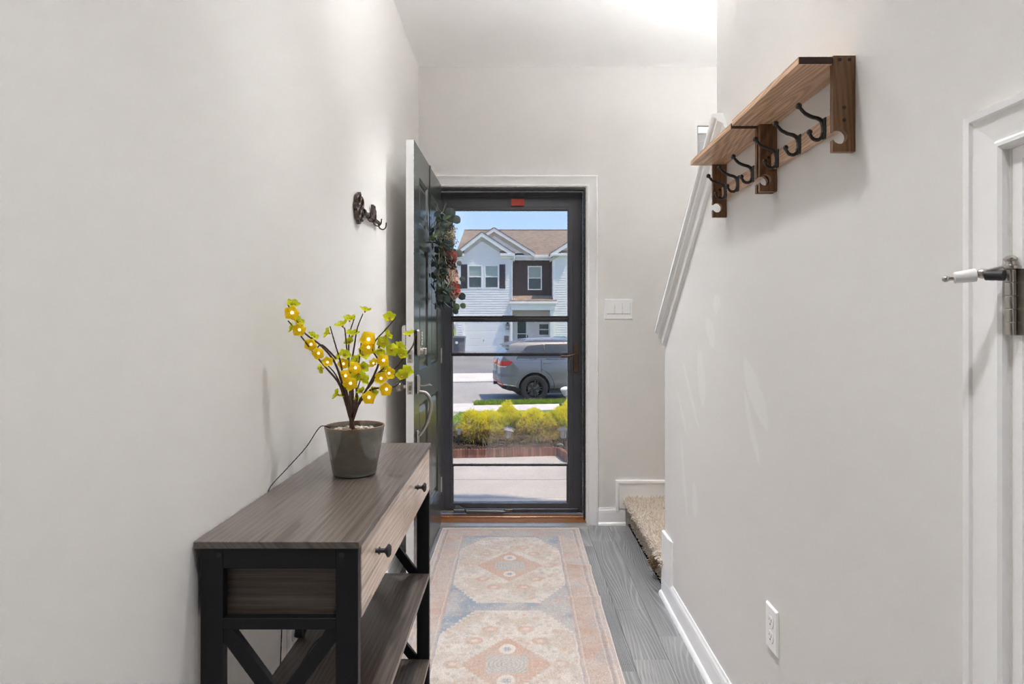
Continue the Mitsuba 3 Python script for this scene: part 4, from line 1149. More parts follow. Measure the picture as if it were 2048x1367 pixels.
core = smooth_path([swag(.43, .045, 1.79), swag(.43, .055, 1.68), swag(.43, .060, 1.56), swag(.43, .055, 1.44), swag(.43, .045, 1.34)], 6)
part(wr, 'stem', cat([tube(core, .004, 6)] + [tube(smooth_path([core[rng.integers(len(core))], swag(.43 + rng.normal(0, .10), rng.uniform(.03, .12), rng.uniform(1.36, 1.80)), swag(.43 + rng.normal(0, .15), rng.uniform(.04, .15), rng.uniform(1.32, 1.84))], 4), .0013, 5) for _ in range(14)]), 'mat_stem', True)
for i in range(255):
    z = rng.uniform(1.33, 1.80)
    t = (z - 1.33) / .47
    hw = .085 + .075 * math.sin(PI * min(1, max(0, t)) ** .8)
    l = .43 + rng.uniform(-1, 1) * hw
    o = rng.uniform(.015, .105) * (1 - .25 * abs(t - .5))
    c = swag(l, o, z)
    dl, do, dz = rng.normal(0, .7) + (l - .43) * 4, rng.uniform(.0, 1.0), rng.normal(0, .6) + (.5 if t > .7 else -.4)
    xd = swag(l + dl, o + do, z + dz) - c
    nrm = swag(l + rng.normal(0, .5), o + 1, z + rng.normal(.2, .5)) - c
    rnd = rng.random() < .6
    L = rng.uniform(.028, .045) if rnd else rng.uniform(.04, .062)
    W = L * rng.uniform(.85, 1.0) if rnd else L * rng.uniform(.28, .42)
    mi_ = int(rng.choice(5, p=[.30, .25, .20, .10, .15]))
    part(wr, 'leaf', place_dir(leaf_mesh(L, W, rng.uniform(-.2, .3)), xd, nrm, c), f'mat_leaf_{mi_}', True)
for (l, o, z, s, mi_) in ((.37, .155, 1.475, .034, 1), (.35, .135, 1.435, .032, 0), (.39, .160, 1.33, .034, 3), (.42, .125, 1.325, .040, 3), (.40, .12, 1.30, .036, 1), (.36, .13, 1.62, .045, 2), (.40, .12, 1.80, .05, 1), (.45, .09, 1.83, .06, 0), (.42, .145, 1.555, .03, 2), (.37, .148, 1.385, .045, 4)):
    c = swag(l, o, z)
    part(wr, 'leaf', place_dir(leaf_mesh(s, s * .9, .1), swag(l - .3, o + .6, z - .5) - c, (-.15, -1, .1), c), f'mat_leaf_{mi_}', True)


def flower(l, o, z, R, layers, cols, face):
    c = swag(l, o, z)
    d = swag(l + face[0], o + face[1], z + face[2]) - c
    d /= np.linalg.norm(d)
    fk = part(wr, 'flower', to_dir(ball((0, 0, 0), R * .22, 1), d, c), 'mat_flower_' + cols[-1], True)
    n = 0
    for q in range(layers):
        rr = R * (1 - .72 * q / max(1, layers - 1))
        cup = .12 + .95 * q / max(1, layers - 1)
        cnt = 8 if q < layers - 1 else 5
        for k in range(cnt):
            m = petal2(rr, rr * 1.0, cup)
            m.vertices = m.vertices + np.stack([np.zeros(len(m.vertices)), np.zeros(len(m.vertices)), .10 * rr * np.sin(m.vertices[:, 1] / rr * 14 + k) * (m.vertices[:, 0] / rr)], 1)
            m = turn(m, [0, 0, 1], 360 / cnt * k + 20 * q + rng.uniform(-8, 8))
            m = to_dir(m, d, c + d * R * .10 * q)
            scene[fk + '__petal' + (f'_{n:03d}' if n else '')] = mikit.ply(m, 'mat_flower_' + cols[min(q, len(cols) - 1)], True)
            n += 1
    return fk


for (l, o, z, R, la, cols, face) in ((.455, .085, 1.585, .050, 5, ['rust', 'rust', 'coral', 'rust'], (.35, 1, .1)), (.375, .110, 1.585, .045, 4, ['coral', 'red', 'coral'], (-.3, 1, 0)), (.375, .115, 1.495, .042, 4, ['coral', 'coral', 'rust'], (-.4, 1, .1)),
                                     (.43, .105, 1.462, .060, 5, ['cream', 'blush', 'cream', 'blush'], (.3, 1, .3)), (.43, .110, 1.405, .064, 5, ['cream', 'blush', 'coral', 'red'], (.25, 1, .15)), (.455, .075, 1.79, .018, 3, ['cream', 'blush'], (.2, 1, .2))):
    flower(l, o, z, R, la, cols, face)
bm = trimesh.creation.icosphere(1, 1.0)
for (l0, o0, z0, l1, o1, z1, n) in ((.50, .085, 1.675, .41, .115, 1.705, 110), (.41, .115, 1.715, .36, .125, 1.735, 50), (.40, .120, 1.70, .345, .12, 1.655, 45), (.47, .075, 1.60, .40, .10, 1.62, 10), (.47, .10, 1.51, .43, .11, 1.52, 8), (.49, .08, 1.42, .45, .10, 1.43, 10)):
    ms = []
    for k in range(n):
        t = rng.random()
        c = swag(l0 + (l1 - l0) * t + rng.normal(0, .009), o0 + (o1 - o0) * t + rng.normal(0, .009), z0 + (z1 - z0) * t + rng.normal(0, .010))
        q = bm.copy(); q.vertices = q.vertices * rng.uniform(.0026, .0038) + c
        ms.append(q)
    part(wr, 'berry_cluster', cat(ms), 'mat_berry', True, kind='stuff', label='cluster of small beige berries')

# ================================================================== outside: ground from the door to the houses across the street
RA = math.radians(8.0)                                  # the street runs a little off square
RO = np.array([-0.8, 0.0])


def yroad(x, y0):
    return y0 + math.tan(RA) * (np.asarray(x) + 0.8)


def strip(x0, x1, ya, za, yb, zb, turned=(True, True), thick=.25, n=24):
    """A slab of ground between two lines, each straight across or turned with the street."""
    xs = np.linspace(x0, x1, n)
    A = yroad(xs, ya) if turned[0] else np.full(n, ya)
    B = yroad(xs, yb) if turned[1] else np.full(n, yb)
    v = np.vstack([np.stack([xs, A, np.full(n, za)], 1), np.stack([xs, B, np.full(n, zb)], 1), np.stack([xs, A, np.full(n, za - thick)], 1), np.stack([xs, B, np.full(n, zb - thick)], 1)])
    f = []
    for i in range(n - 1):
        a, b, c, d = i, n + i, 2 * n + i, 3 * n + i
        f += [[a, a + 1, b + 1], [a, b + 1, b], [c, d + 1, c + 1], [c, d, d + 1], [a, c, c + 1], [a, c + 1, a + 1], [b, b + 1, d + 1], [b, d + 1, d]]
    for i in (0, n - 1):
        f += [[i, n + i, 3 * n + i], [i, 3 * n + i, 2 * n + i]]
    return trimesh.Trimesh(v, np.array(f), process=False)


def ground_fn(a, b, s, grit):
    def fn(p, n, uv):
        v = fbm(p.x * s, p.y * s, 1.0)
        g = noise(p.x * grit, p.y * grit, 3.0)
        return mix(a, b, v) * (0.93 + .14 * g)
    return fn


mat('mat_concrete', proc(ground_fn((0.37, 0.352, 0.33), (0.44, 0.42, 0.395), 2.2, 90)), 0.9, spec=0.15)
mat('mat_concrete_tan', proc(ground_fn((0.52, 0.45, 0.39), (0.64, 0.57, 0.50), 14, 130)), 0.9, spec=0.15)
mat('mat_sidewalk', proc(ground_fn((0.52, 0.50, 0.47), (0.62, 0.60, 0.57), 1.0, 20)), 0.9, spec=0.15)
mat('mat_asphalt', proc(ground_fn((0.31, 0.305, 0.30), (0.38, 0.375, 0.37), .5, 30)), 0.9, spec=0.15)
mat('mat_drive', proc(ground_fn((0.18, 0.18, 0.185), (0.27, 0.27, 0.27), .35, 20)), 0.9, spec=0.15)
mat('mat_soil', proc(ground_fn((0.045, 0.032, 0.024), (0.10, 0.075, 0.058), 16, 60)), 0.95, spec=0.1)
mat('mat_lawn', proc(ground_fn((0.10, 0.17, 0.035), (0.20, 0.27, 0.07), 3, 40)), 0.95, spec=0.1)

k = struct('front_walk', 'pale concrete walk and porch slab outside the storm door')
part(k, 'porch_slab', extr([(YE + .16, -.4), (YE + .16, -.115), (4.735, -.130), (4.735, -.4)], 'x', -2.2, 3.0), 'mat_concrete_tan', label='tan porch slab')
part(k, 'slab', extr([(4.745, -.4), (4.745, -.132), (5.60, -.205), (5.60, -.4)], 'x', -2.2, 3.0), 'mat_concrete')
part(k, 'slab', extr([(5.612, -.6), (5.612, -.206), (7.2, -.312), (7.2, -.6)], 'x', -2.2, 3.0), 'mat_concrete')
part(k, 'joint', extr([(4.73, -.4), (4.73, -.138), (5.62, -.214), (5.62, -.4)], 'x', -2.19, 2.99), 'mat_drive')
struct('lawn', 'green front lawn behind the planting bed', cat([strip(-14, 14, 7.2, -.33, 15.0, -.93, (False, True))]), 'mat_lawn')
struct('driveway_near', 'grey asphalt driveway on the left of the planting bed', strip(-9, -1.38, 9.6, -.465, 15.02, -.915, (False, True), n=10), 'mat_asphalt')
struct('sidewalk_near', 'pale concrete sidewalk on the near side of the street', strip(-30, 30, 15.0, -.915, 16.2, -.925), 'mat_sidewalk')
struct('apron', 'concrete apron where the near driveway meets the street', strip(-9, -1.15, 16.2, -.925, 16.85, -.955, n=10), 'mat_sidewalk')
struct('verge', 'grass strip between the near sidewalk and the street', strip(-1.15, 30, 16.2, -.93, 16.80, -.93), 'mat_lawn')
struct('street', 'grey asphalt street', strip(-60, 60, 16.75, -1.0, 22.75, -.935), 'mat_asphalt')
struct('sidewalk_far', 'pale concrete curb and sidewalk across the street', cat([strip(-60, 60, 22.7, -.895, 23.0, -.880, n=40), strip(-60, 60, 23.03, -.882, 26.1, -.862, n=40)]), 'mat_sidewalk')
struct('driveway_far', 'dark asphalt driveway of the house across the street', strip(-6.5, 0.9, 26.0, -.864, 38.98, -.60, (True, False), n=12), 'mat_drive')
struct('lawn_far', 'lawn in front of the houses across the street', cat([strip(.9, 40, 26.0, -.868, 60, -.60, (True, False)), strip(-40, -6.5, 26.0, -.868, 60, -.60, (True, False)), strip(-140, 140, 60, -.60, 260, -.6, (False, False))]), 'mat_lawn')
# our own porch roof and house front above the door (outside the frame)
mat('mat_siding', (0.90, 0.875, 0.86), 0.6, spec=0.25)
struct('porch_roof', 'small porch roof over the entry door', cat([plain(-1.5, 2.0, YE + .16, YE + .42, 2.75, 2.9)]), 'mat_trim')

rng = np.random.default_rng(77)


def blades(n, xa, xb, yfn, zfn, h, w, lean=.5):
    x = rng.uniform(xa, xb, n)
    t = rng.random(n)
    y = yfn(x, t)
    z = zfn(x, y)
    hh = rng.uniform(.5, 1.2, n) * h
    a = rng.uniform(0, 2 * PI, n)
    dx, dy = np.cos(a) * w, np.sin(a) * w
    lx, ly = rng.normal(0, lean, n) * hh, rng.normal(0, lean, n) * hh
    v = np.stack([np.stack([x - dx, y - dy, z - .01], 1), np.stack([x + dx, y + dy, z - .01], 1), np.stack([x + lx, y + ly, z + hh], 1)], 1).reshape(-1, 3)
    return trimesh.Trimesh(v, np.arange(3 * n).reshape(-1, 3), process=False)


for i, c in enumerate([(0.24, 0.36, 0.05), (0.40, 0.52, 0.10), (0.42, 0.36, 0.14)]):
    scene[f'mat_blade_{i}'] = {'type': 'principledthin', 'base_color': rgb(c), 'roughness': .6, 'diff_trans': 0.6, 'spec_trans': 0.0, 'eta': 1.3}
g = thing('grass', 'green grass blades on the lawn, beside the bed and along the street', 'grass')
labels[g]['kind'] = 'stuff'
part(g, 'blades', cat([blades(16000, -1.15, 6, lambda x, t: yroad(x, 16.22 + .56 * t), lambda x, y: x * 0 - .93, .085, .008),
                       blades(9000, -1.5, 4, lambda x, t: 9.35 + .6 * t * t, lambda x, y: -.33 - (y - 7.2) * .077, .09, .005)]), 'mat_blade_0')
part(g, 'blades', cat([blades(9000, -1.15, 6, lambda x, t: yroad(x, 16.22 + .56 * t), lambda x, y: x * 0 - .93, .10, .007),
                       blades(12000, -1.5, 4, lambda x, t: 9.3 + 5.4 * t, lambda x, y: -.33 - (y - 7.2) * .077, .06, .006),
                       blades(1500, -1.5, -.95, lambda x, t: 9.0 + .5 * t, lambda x, y: -.33 - (y - 7.2) * .077, .12, .004)]), 'mat_blade_1')

# ------------------------------------------------------------------ planting bed with scalloped edging
BED = np.array([(-1.6, 6.92), (-1.1, 6.90), (-.72, 6.905), (-.40, 6.935), (-.08, 6.985), (.22, 7.04), (.42, 7.075), (.475, 7.06), (.50, 6.99), (.515, 6.88), (.53, 6.74), (.56, 6.60), (.64, 6.52), (1.0, 6.47), (1.6, 6.45)])
path = smooth_path(np.c_[BED, np.zeros(len(BED))], 8)[:, :2]
seg = np.r_[0, np.cumsum(np.linalg.norm(np.diff(path, axis=0), axis=1))]


def walk_z(y):
    return -.206 - (y - 5.612) * (.312 - .206) / (7.2 - 5.612)


bed_poly = Polygon([*map(tuple, path), (1.6, 9.2), (-1.6, 9.2)])
bs = trimesh.creation.extrude_polygon(bed_poly, .3, engine='earcut')
bs = bs.subdivide_to_size(.09)
v = np.array(bs.vertices)
topm = v[:, 2] > .29
v[:, 2] = np.where(topm, -.235 + .05 * meshkit.fbm(np.c_[v[:, 0] * 5, v[:, 1] * 5, v[:, 0] * 0]) - .10 * np.clip((v[:, 1] - 8.2) / 1.0, 0, 1), -.6)
bs.vertices = v
bed = struct('planting_bed', 'mulched planting bed edged with small red-brown pavers in front of the walk')
part(bed, 'soil', bs, 'mat_soil', 30)
mat('mat_edging_0', (0.23, 0.105, 0.078), .85, spec=.2)
mat('mat_edging_1', (0.29, 0.145, 0.11), .85, spec=.2)
mat('mat_edging_2', (0.18, 0.085, 0.068), .85, spec=.2)
pitch = .0315
s_ = .02
i = 0
while s_ < seg[-1]:
    x, y = np.interp(s_, seg, path[:, 0]), np.interp(s_, seg, path[:, 1])
    x2, y2 = np.interp(s_ + .01, seg, path[:, 0]), np.interp(s_ + .01, seg, path[:, 1])
    a = math.degrees(math.atan2(y2 - y, x2 - x))
    if -1.15 < x < 1.0:
        zz = walk_z(y)
        hgt = .098 + rng.uniform(-.003, .004)
        m = extr(Polygon([(-pitch / 2 + .001, -.05), (pitch / 2 - .001, -.05), (pitch / 2 - .001, hgt - .008), (pitch / 2 - .006, hgt), (-pitch / 2 + .006, hgt), (-pitch / 2 + .001, hgt - .008)]), 'y', -.02, .02)
        m = turn(m, [0, 0, 1], a + rng.uniform(-2, 2))
        m.apply_translation([x, y, zz])
        part(bed, 'edging_paver', m, f'mat_edging_{rng.integers(3)}')
    s_ += pitch
    i += 1
# mulch chips
V, Fc = [], []
for q in range(5200):
    x, y = rng.uniform(-1.5, 1.4), 6.6 + 2.2 * rng.random() ** 1.3
    if not bed_poly.buffer(-.03).contains(Point(x, y)):
        continue
    z = -.235 + .05 * float(meshkit.fbm(np.array([x * 5, y * 5, 0]))) + .006 - .10 * min(1, max(0, (y - 8.2)))
    a, t = rng.uniform(0, PI), rng.normal(0, .4)
    L, W = rng.uniform(.008, .026), rng.uniform(.003, .008)
    e1 = np.array([math.cos(a) * math.cos(t), math.sin(a) * math.cos(t), math.sin(t)]) * L
    e2 = np.array([-math.sin(a), math.cos(a), rng.normal(0, .4)]) * W
    c = np.array([x, y, z + rng.uniform(0, .012)])
    o = len(V)
    V += [c - e1 - e2, c + e1 - e2, c + e1 + e2, c - e1 + e2, c + [0, 0, .006]]
    Fc += [[o, o + 1, o + 4], [o + 1, o + 2, o + 4], [o + 2, o + 3, o + 4], [o + 3, o, o + 4]]
mat('mat_mulch', (0.085, 0.058, 0.043), 0.9, spec=.15)
part(bed, 'mulch_chips', trimesh.Trimesh(np.array(V), np.array(Fc), process=False), 'mat_mulch', kind='stuff', label='dark shredded bark mulch')
mat('mat_rock', (0.33, 0.29, 0.26), 0.8)
mat('mat_cutting', (0.42, 0.33, 0.24), 0.8)
for (px, py, Y, r) in ((918, 893, 7.30, .035), (920, 902, 7.10, .034), (906, 901, 7.16, .036), (1120, 892, 7.24, .052)):
    c = at(px, py, Y)
    m = trimesh.creation.icosphere(2, r)
    vv = np.array(m.vertices)
    m.vertices = vv * (1 + .5 * (meshkit.noise(vv / r * 1.3 + px) - .5)[:, None]) * [1.15, 1, .62] + c
    lab = {918: 'grey stone in the mulch under the left path light', 920: 'pale stone lying at the bed edge below the left path light', 906: 'flat stone at the left end of the paver edging', 1120: 'large rough stone at the right corner of the planting bed'}[px]
    solo('stone', m, 'mat_rock', lab, 'stone', smooth=40)
solo('cut_stems', cat([tube([at(967, 899, 7.2) - [0, 0, .02], at(966, 885, 7.2), at(965, 874, 7.2)], [.006, .005, .004], 6), tube([at(973, 898, 7.2) - [0, 0, .02], at(970, 886, 7.2), at(967, 877, 7.2)], [.006, .005, .004], 6)]), 'mat_cutting',
     'two pale dry stems sticking out of the mulch in front of the left shrub', 'stems')

# ------------------------------------------------------------------ golden thread-leaf shrubs
for n_, c in (('gold', (0.97, 0.86, 0.10)), ('lime', (0.74, 0.80, 0.10)), ('green', (0.34, 0.45, 0.08)), ('brown', (0.50, 0.33, 0.18)), ('dark', (0.28, 0.19, 0.11))):
    scene[f'mat_shrub_{n_}'] = {'type': 'principledthin', 'base_color': rgb(c), 'roughness': .7, 'diff_trans': 0.8, 'spec_trans': 0.0, 'eta': 1.3}


def shrub(label, cx, cy, z0, rx, ry, h, n, tones, seed):
    r = np.random.default_rng(seed)
    k = thing('golden_shrub', label, 'shrub', 'golden thread-leaf shrubs in the planting bed')
    lists = {t: ([], []) for t in ('gold', 'lime', 'green', 'brown', 'dark')}
    st = []
    for q in range(9):
        a = r.uniform(0, 2 * PI)
        e_ = np.array([cx + math.cos(a) * rx * .6 * r.random(), cy + math.sin(a) * ry * .6 * r.random(), z0 + h * r.uniform(.5, .85)])
        b_ = np.array([cx + r.normal(0, .03), cy + r.normal(0, .03), z0 - .02])
        st.append(tube(smooth_path([b_, (b_ + e_) / 2 + r.normal(0, .03, 3), e_], 3), np.linspace(.007, .002, 7), 5))
    part(k, 'stems', cat(st), 'mat_stem')
    for q in range(n):
        # a point on or inside a flattened dome
        u, a = r.random(), r.uniform(0, 2 * PI)
        el = math.asin(min(1, r.random() ** .8))
        rad = .55 + .45 * math.sqrt(u)
        d = np.array([math.cos(a) * math.cos(el), math.sin(a) * math.cos(el), math.sin(el)])
        lump = .62 + .76 * float(meshkit.noise(np.array([d[0] * 2.6 + seed * 7, d[1] * 2.6, d[2] * 2.6])))
        p = np.array([cx, cy, z0 + .05]) + d * [rx, ry, h * .80] * rad * lump
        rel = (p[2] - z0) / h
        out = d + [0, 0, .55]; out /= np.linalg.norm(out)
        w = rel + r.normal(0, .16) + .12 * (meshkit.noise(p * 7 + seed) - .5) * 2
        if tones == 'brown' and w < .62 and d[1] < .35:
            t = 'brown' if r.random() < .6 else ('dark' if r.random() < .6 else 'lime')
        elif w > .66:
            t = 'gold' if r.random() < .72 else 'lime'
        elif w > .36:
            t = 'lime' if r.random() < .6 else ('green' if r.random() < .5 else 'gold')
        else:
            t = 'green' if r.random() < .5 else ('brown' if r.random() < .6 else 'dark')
        L = r.uniform(.04, .095)
        V, Fc = lists[t]
        for s in range(3):                       # a little fan of three drooping threads
            dd = out + r.normal(0, .42, 3)
            dd /= np.linalg.norm(dd)
            side = np.cross(dd, r.normal(size=3)); side /= np.linalg.norm(side) + 1e-9
            wd = r.uniform(.0012, .0026)
            p1 = p + dd * L * .55
            p2 = p1 + (dd * .55 + [0, 0, -.75]) * L * .55
            o = len(V)
            V += [p - side * wd, p + side * wd, p1 - side * wd, p1 + side * wd, p2]
            Fc += [[o, o + 1, o + 3], [o, o + 3, o + 2], [o + 2, o + 3, o + 4]]
    for t, (V, Fc) in lists.items():
        if V:
            part(k, 'foliage', trimesh.Trimesh(np.array(V), np.array(Fc), process=False), f'mat_shrub_{t}', kind='stuff', label=f'{ {"gold": "golden yellow", "lime": "yellow-green", "green": "green", "brown": "dry brown", "dark": "dark brown"}[t]} thread-like foliage')
    return k


shrub('golden shrub with a dry brown heart at the left end of the bed', -.44, 7.52, -.235, .27, .28, .35, 8500, 'brown', 1)
shrub('bright yellow-green shrub just behind the tilted path light', -.11, 7.80, -.235, .31, .28, .40, 8500, 'gold', 2)
shrub('broad golden shrub with a large dry brown middle, right of the tilted path light', .22, 7.56, -.235, .33, .28, .40, 9500, 'brown', 3)
shrub('golden shrub at the right end of the bed beside the storm door latch', .66, 7.75, -.235, .30, .28, .43, 8500, 'gold', 4)

# ------------------------------------------------------------------ path lights
mat('mat_lamp_black', (0.02, 0.02, 0.021), .4)
mat('mat_solar', (0.05, 0.055, 0.075), .12, spec=.6)
mat('mat_lamp_metal', (0.30, 0.29, 0.29), .3, metal=.8)
mat('mat_lamp_lens', (0.52, 0.44, 0.37), .25)


def path_light(label, foot, h, tilt, size=.055, roof='square'):
    k = thing('path_light', label, 'path light')
    dirv = np.array([math.sin(math.radians(tilt[0])), math.sin(math.radians(tilt[1])), 1.0])

    def put(m):
        return to_dir(m, dirv, foot)
    s = size
    part(k, 'stake', put(rod((0, 0, -.05), (0, 0, h - s * 2.2), .011)), 'mat_lamp_black', 40)
    part(k, 'lens', put(lathe([(0, h - s * 2.2), (s * .50, h - s * 2.2), (s * .66, h - s * .45), (0, h - s * .45)], 20)), 'mat_lamp_lens', 40, label='frosted lens of the path light')
    part(k, 'lens_ribs', put(cat([turn(rod((s * .52, 0, h - s * 2.2), (s * .68, 0, h - s * .45), .0022, 6), [0, 0, 1], 60 * q) for q in range(6)])), 'mat_lamp_metal')
    part(k, 'collar', put(lathe([(0, h - s * 2.4), (s * .42, h - s * 2.4), (s * .58, h - s * 2.15), (0, h - s * 2.1)], 20)), 'mat_lamp_metal', 40)
    part(k, 'roof', put(hull([(sx * s * 1.05, sy * s * 1.05, h - s * .5) for sx in (-1, 1) for sy in (-1, 1)] + [(sx * s * 1.05, sy * s * 1.05, h - s * .38) for sx in (-1, 1) for sy in (-1, 1)] + [(sx * s * .45, sy * s * .45, h) for sx in (-1, 1) for sy in (-1, 1)])), 'mat_lamp_metal')
    part(k, 'solar_panel', put(cbox(-s * .40, s * .40, -s * .40, s * .40, h, h + .003, .001)), 'mat_solar')
    return k


path_light('solar path light with a metal roof, leaning in the middle of the bed', at(1012, 896, 7.15), .255, (10, -8), .058)
path_light('solar path light on a black stake at the left end of the bed', at(917, 895, 7.18), .225, (2, 0), .032)
path_light('solar path light at the right corner of the planting bed', at(1129, 894, 7.15), .235, (-6, 0), .058)
path_light('solar path light half hidden behind the left shrub', at(914, 878, 7.9), .215, (3, 0), .040)
sp = thing('garden_spotlight', 'small white spotlight on a black stake behind the right end of the bed', 'garden light')
ft = at(1129, 852, 8.6)
part(sp, 'stake', tube([ft - [0, 0, .05], ft + [.02, 0, .10], at(1131, 812, 8.6)], .006, 8), 'mat_lamp_black', 40)
part(sp, 'base', cbox(ft[0] - .07, ft[0] + .10, 8.54, 8.66, at(0, 813, 8.6)[2], at(0, 806, 8.6)[2], .01), 'mat_lamp_black')
part(sp, 'head', to_dir(lathe([(0, -.06), (.030, -.055), (.052, .03), (.058, .045), (.050, .06), (.02, .068), (0, .07)], 24), (-.25, -.2, .9), at(1130, 783, 8.6)), 'mat_plastic_white', 40, label='white head of the spotlight')
part(sp, 'arm', tube([at(1133, 806, 8.6), at(1133, 795, 8.6), at(1131, 788, 8.6)], .008, 8), 'mat_lamp_lens', 40)

# ================================================================== the parked car
ca = RA + .02
CZ = -1.0
CO = np.array([-0.49, 17.05, CZ])               # its near rear corner on the street
CM = np.eye(4)
CM[:3, 0] = [math.cos(ca), math.sin(ca), 0]
CM[:3, 1] = [-math.sin(ca), math.cos(ca), 0]
CM[:3, 3] = CO
W2 = .97


def car(m):
    q = m.copy(); q.apply_transform(CM); return q


SIDE = [(.10, .42), (.03, .52), (.0, .62), (-.01, .74), (.02, .80), (.05, .86), (.045, .98), (.03, 1.08), (.06, 1.16), (.15, 1.34), (.32, 1.54), (.33, 1.58), (.24, 1.60), (.25, 1.625), (.55, 1.70), (.95, 1.745), (1.6, 1.765), (2.2, 1.75), (2.7, 1.69),
        (3.05, 1.52), (3.55, 1.20), (4.3, 1.10), (4.68, 1.0), (4.80, .85), (4.83, .60), (4.75, .40), (4.2, .30), (1.6, .28), (.7, .30), (.30, .36)]
CROSS = [(0, .20), (.84, .20), (.90, .34), (.945, .55), (.965, .80), (.960, 1.0), (.945, 1.12), (.925, 1.20), (.80, 1.50), (.71, 1.66), (.64, 1.725), (.45, 1.775), (0, 1.79)]
PLAN = [(.10, .0), (.0, .45), (.03, .70), (.12, .86), (.40, .945), (1.0, .97), (3.7, .97), (4.3, .92), (4.65, .78), (4.82, .45), (4.85, 0)]


def spline2(pts, n=4):
    return [tuple(q[:2]) for q in smooth_path(np.c_[np.array(pts, float), np.zeros(len(pts))], n)]


CROSS, PLAN = spline2(CROSS, 3), spline2(PLAN, 4)


def car_solid(grow=0.0):
    a = Polygon(SIDE).buffer(.05, 6).buffer(-.10, 6).buffer(.05, 6).buffer(grow)
    c = Polygon(CROSS + [(-v, z) for v, z in CROSS[::-1]]).buffer(0).buffer(grow)
    p = Polygon(PLAN + [(u, -v) for u, v in PLAN[::-1]]).buffer(0).buffer(grow)
    A = mani(extr(a, 'y', -W2 - .1, W2 + .1))
    C_ = mani(extr(c, 'x', -.3, 5.2))
    P_ = mani(extr(p, 'z', 0, 2.2))
    return (A ^ C_ ^ P_).translate([0, W2, 0])


def cutter(poly, v0, v1):
    return mani(extr(poly, 'y', v0, v1))


wheels = [(1.0, .395), (3.92, .395)]
solid = car_solid()
arches = None
for wx, wz in wheels:
    ar = Point(wx, wz + .01).buffer(.455, 24).union(sbox(wx - .40, -.1, wx + .40, wz))
    solid = solid - cutter(ar, -.2, .30) - cutter(ar, 2 * W2 - .30, 2 * W2 + .2)
bm_ = unmani(solid)
bm_ = bm_.subdivide_to_size(.10)
bm_.merge_vertices()
bm_ = unmani(mani(bm_)) if False else bm_
mat('mat_car', (0.175, 0.180, 0.205), .28, metal=.35, spec=.6, clearcoat=1.0, clearcoat_gloss=.95)
mat('mat_car_glass', (0.055, 0.065, 0.080), .08, spec=.7)
mat('mat_car_black', (0.022, 0.023, 0.025), .5)
mat('mat_car_cladding', (0.15, 0.155, 0.17), .4, spec=.4)
mat('mat_tail', (0.62, 0.03, 0.035), .12, spec=.6)
mat('mat_chrome', (0.72, 0.73, 0.75), .15, metal=1.0)
mat('mat_tyre', (0.028, 0.028, 0.030), .75)
mat('mat_rim', (0.055, 0.058, 0.062), .3, metal=.6)
cr = thing('parked_car', 'dark grey sport utility vehicle parked at the near curb of the street', 'car')
part(cr, 'body', car(bm_), 'mat_car', 28)
skin = car_solid(.006) - car_solid(-.004)


def on_body(poly, both=True):
    m = skin ^ cutter(poly, -.3, W2 * .9)
    if both:
        m = m + (skin ^ cutter(poly, W2 * 1.1, 2 * W2 + .3))
    return car(unmani(m))


def rear_patch(y0, y1, z0, z1, umax):
    return car(unmani(skin ^ mani(plain(-.3, umax, y0, y1, z0, z1))))


QW = Polygon([(.52, 1.245), (.58, 1.32), (.82, 1.555), (.90, 1.58), (1.29, 1.615), (1.29, 1.245)])
FW = Polygon([(1.36, 1.245), (1.36, 1.618), (2.16, 1.632), (2.16, 1.245)])
FW2 = Polygon([(2.23, 1.245), (2.23, 1.632), (2.62, 1.61), (3.10, 1.34), (3.20, 1.245)])
for w_ in (QW, FW, FW2):
    part(cr, 'side_window', on_body(w_), 'mat_car_glass', 30)
    part(cr, 'window_trim', on_body(w_.buffer(.028).difference(w_)), 'mat_chrome' if False else 'mat_car_black', 30)
part(cr, 'rear_window', rear_patch(.22, 2 * W2 - .22, 1.21, 1.52, .40), 'mat_car_glass', 30)
part(cr, 'windshield', car(unmani(skin ^ cutter(Polygon([(2.78, 1.70), (3.62, 1.15), (3.62, 1.4), (3.0, 1.75)]), .16, 2 * W2 - .16))), 'mat_car_glass', 30)
tail = Polygon([(-.1, 1.185), (.385, 1.185), (.30, 1.09), (.26, 1.055), (.12, 1.045), (-.1, 1.045)])
part(cr, 'tail_light', on_body(tail), 'mat_tail', 30, label='red wrap-around tail light')
part(cr, 'tail_light', rear_patch(.12, .46, 1.045, 1.185, .13), 'mat_tail', 30)
part(cr, 'tail_light', rear_patch(2 * W2 - .46, 2 * W2 - .12, 1.045, 1.185, .13), 'mat_tail', 30)
part(cr, 'tail_trim', on_body(Polygon([(-.1, 1.036), (.22, 1.036), (.19, 1.012), (-.1, 1.012)])), 'mat_chrome', 30)
part(cr, 'reflector', on_body(Polygon([(.0, .60), (.115, .56), (.115, .50), (.05, .49)])), 'mat_tail', 30, label='red reflector in the rear bumper')
part(cr, 'lower_bumper', on_body(unary_union([Polygon([(-.1, .545), (.56, .455), (.60, .40), (.60, .2), (-.1, .2)])])), 'mat_car_black', 30, label='black lower bumper')
part(cr, 'bumper_lip', on_body(Polygon([(-.1, .575), (.30, .515), (.56, .465), (.56, .445), (.28, .49), (-.1, .545)])), 'mat_chrome', 30)
part(cr, 'bumper_step', on_body(Polygon([(-.05, .83), (.46, .80), (.54, .755), (-.05, .74)])), 'mat_car_cladding', 30)
for wx, wz in wheels:
    part(cr, 'arch_trim', on_body(Point(wx, wz + .01).buffer(.52, 24).difference(Point(wx, wz + .01).buffer(.455, 24)).intersection(sbox(wx - .6, .42, wx + .6, 1.2))), 'mat_car_cladding', 30)
part(cr, 'sill', on_body(sbox(1.45, .2, 3.46, .40)), 'mat_car_black', 30)
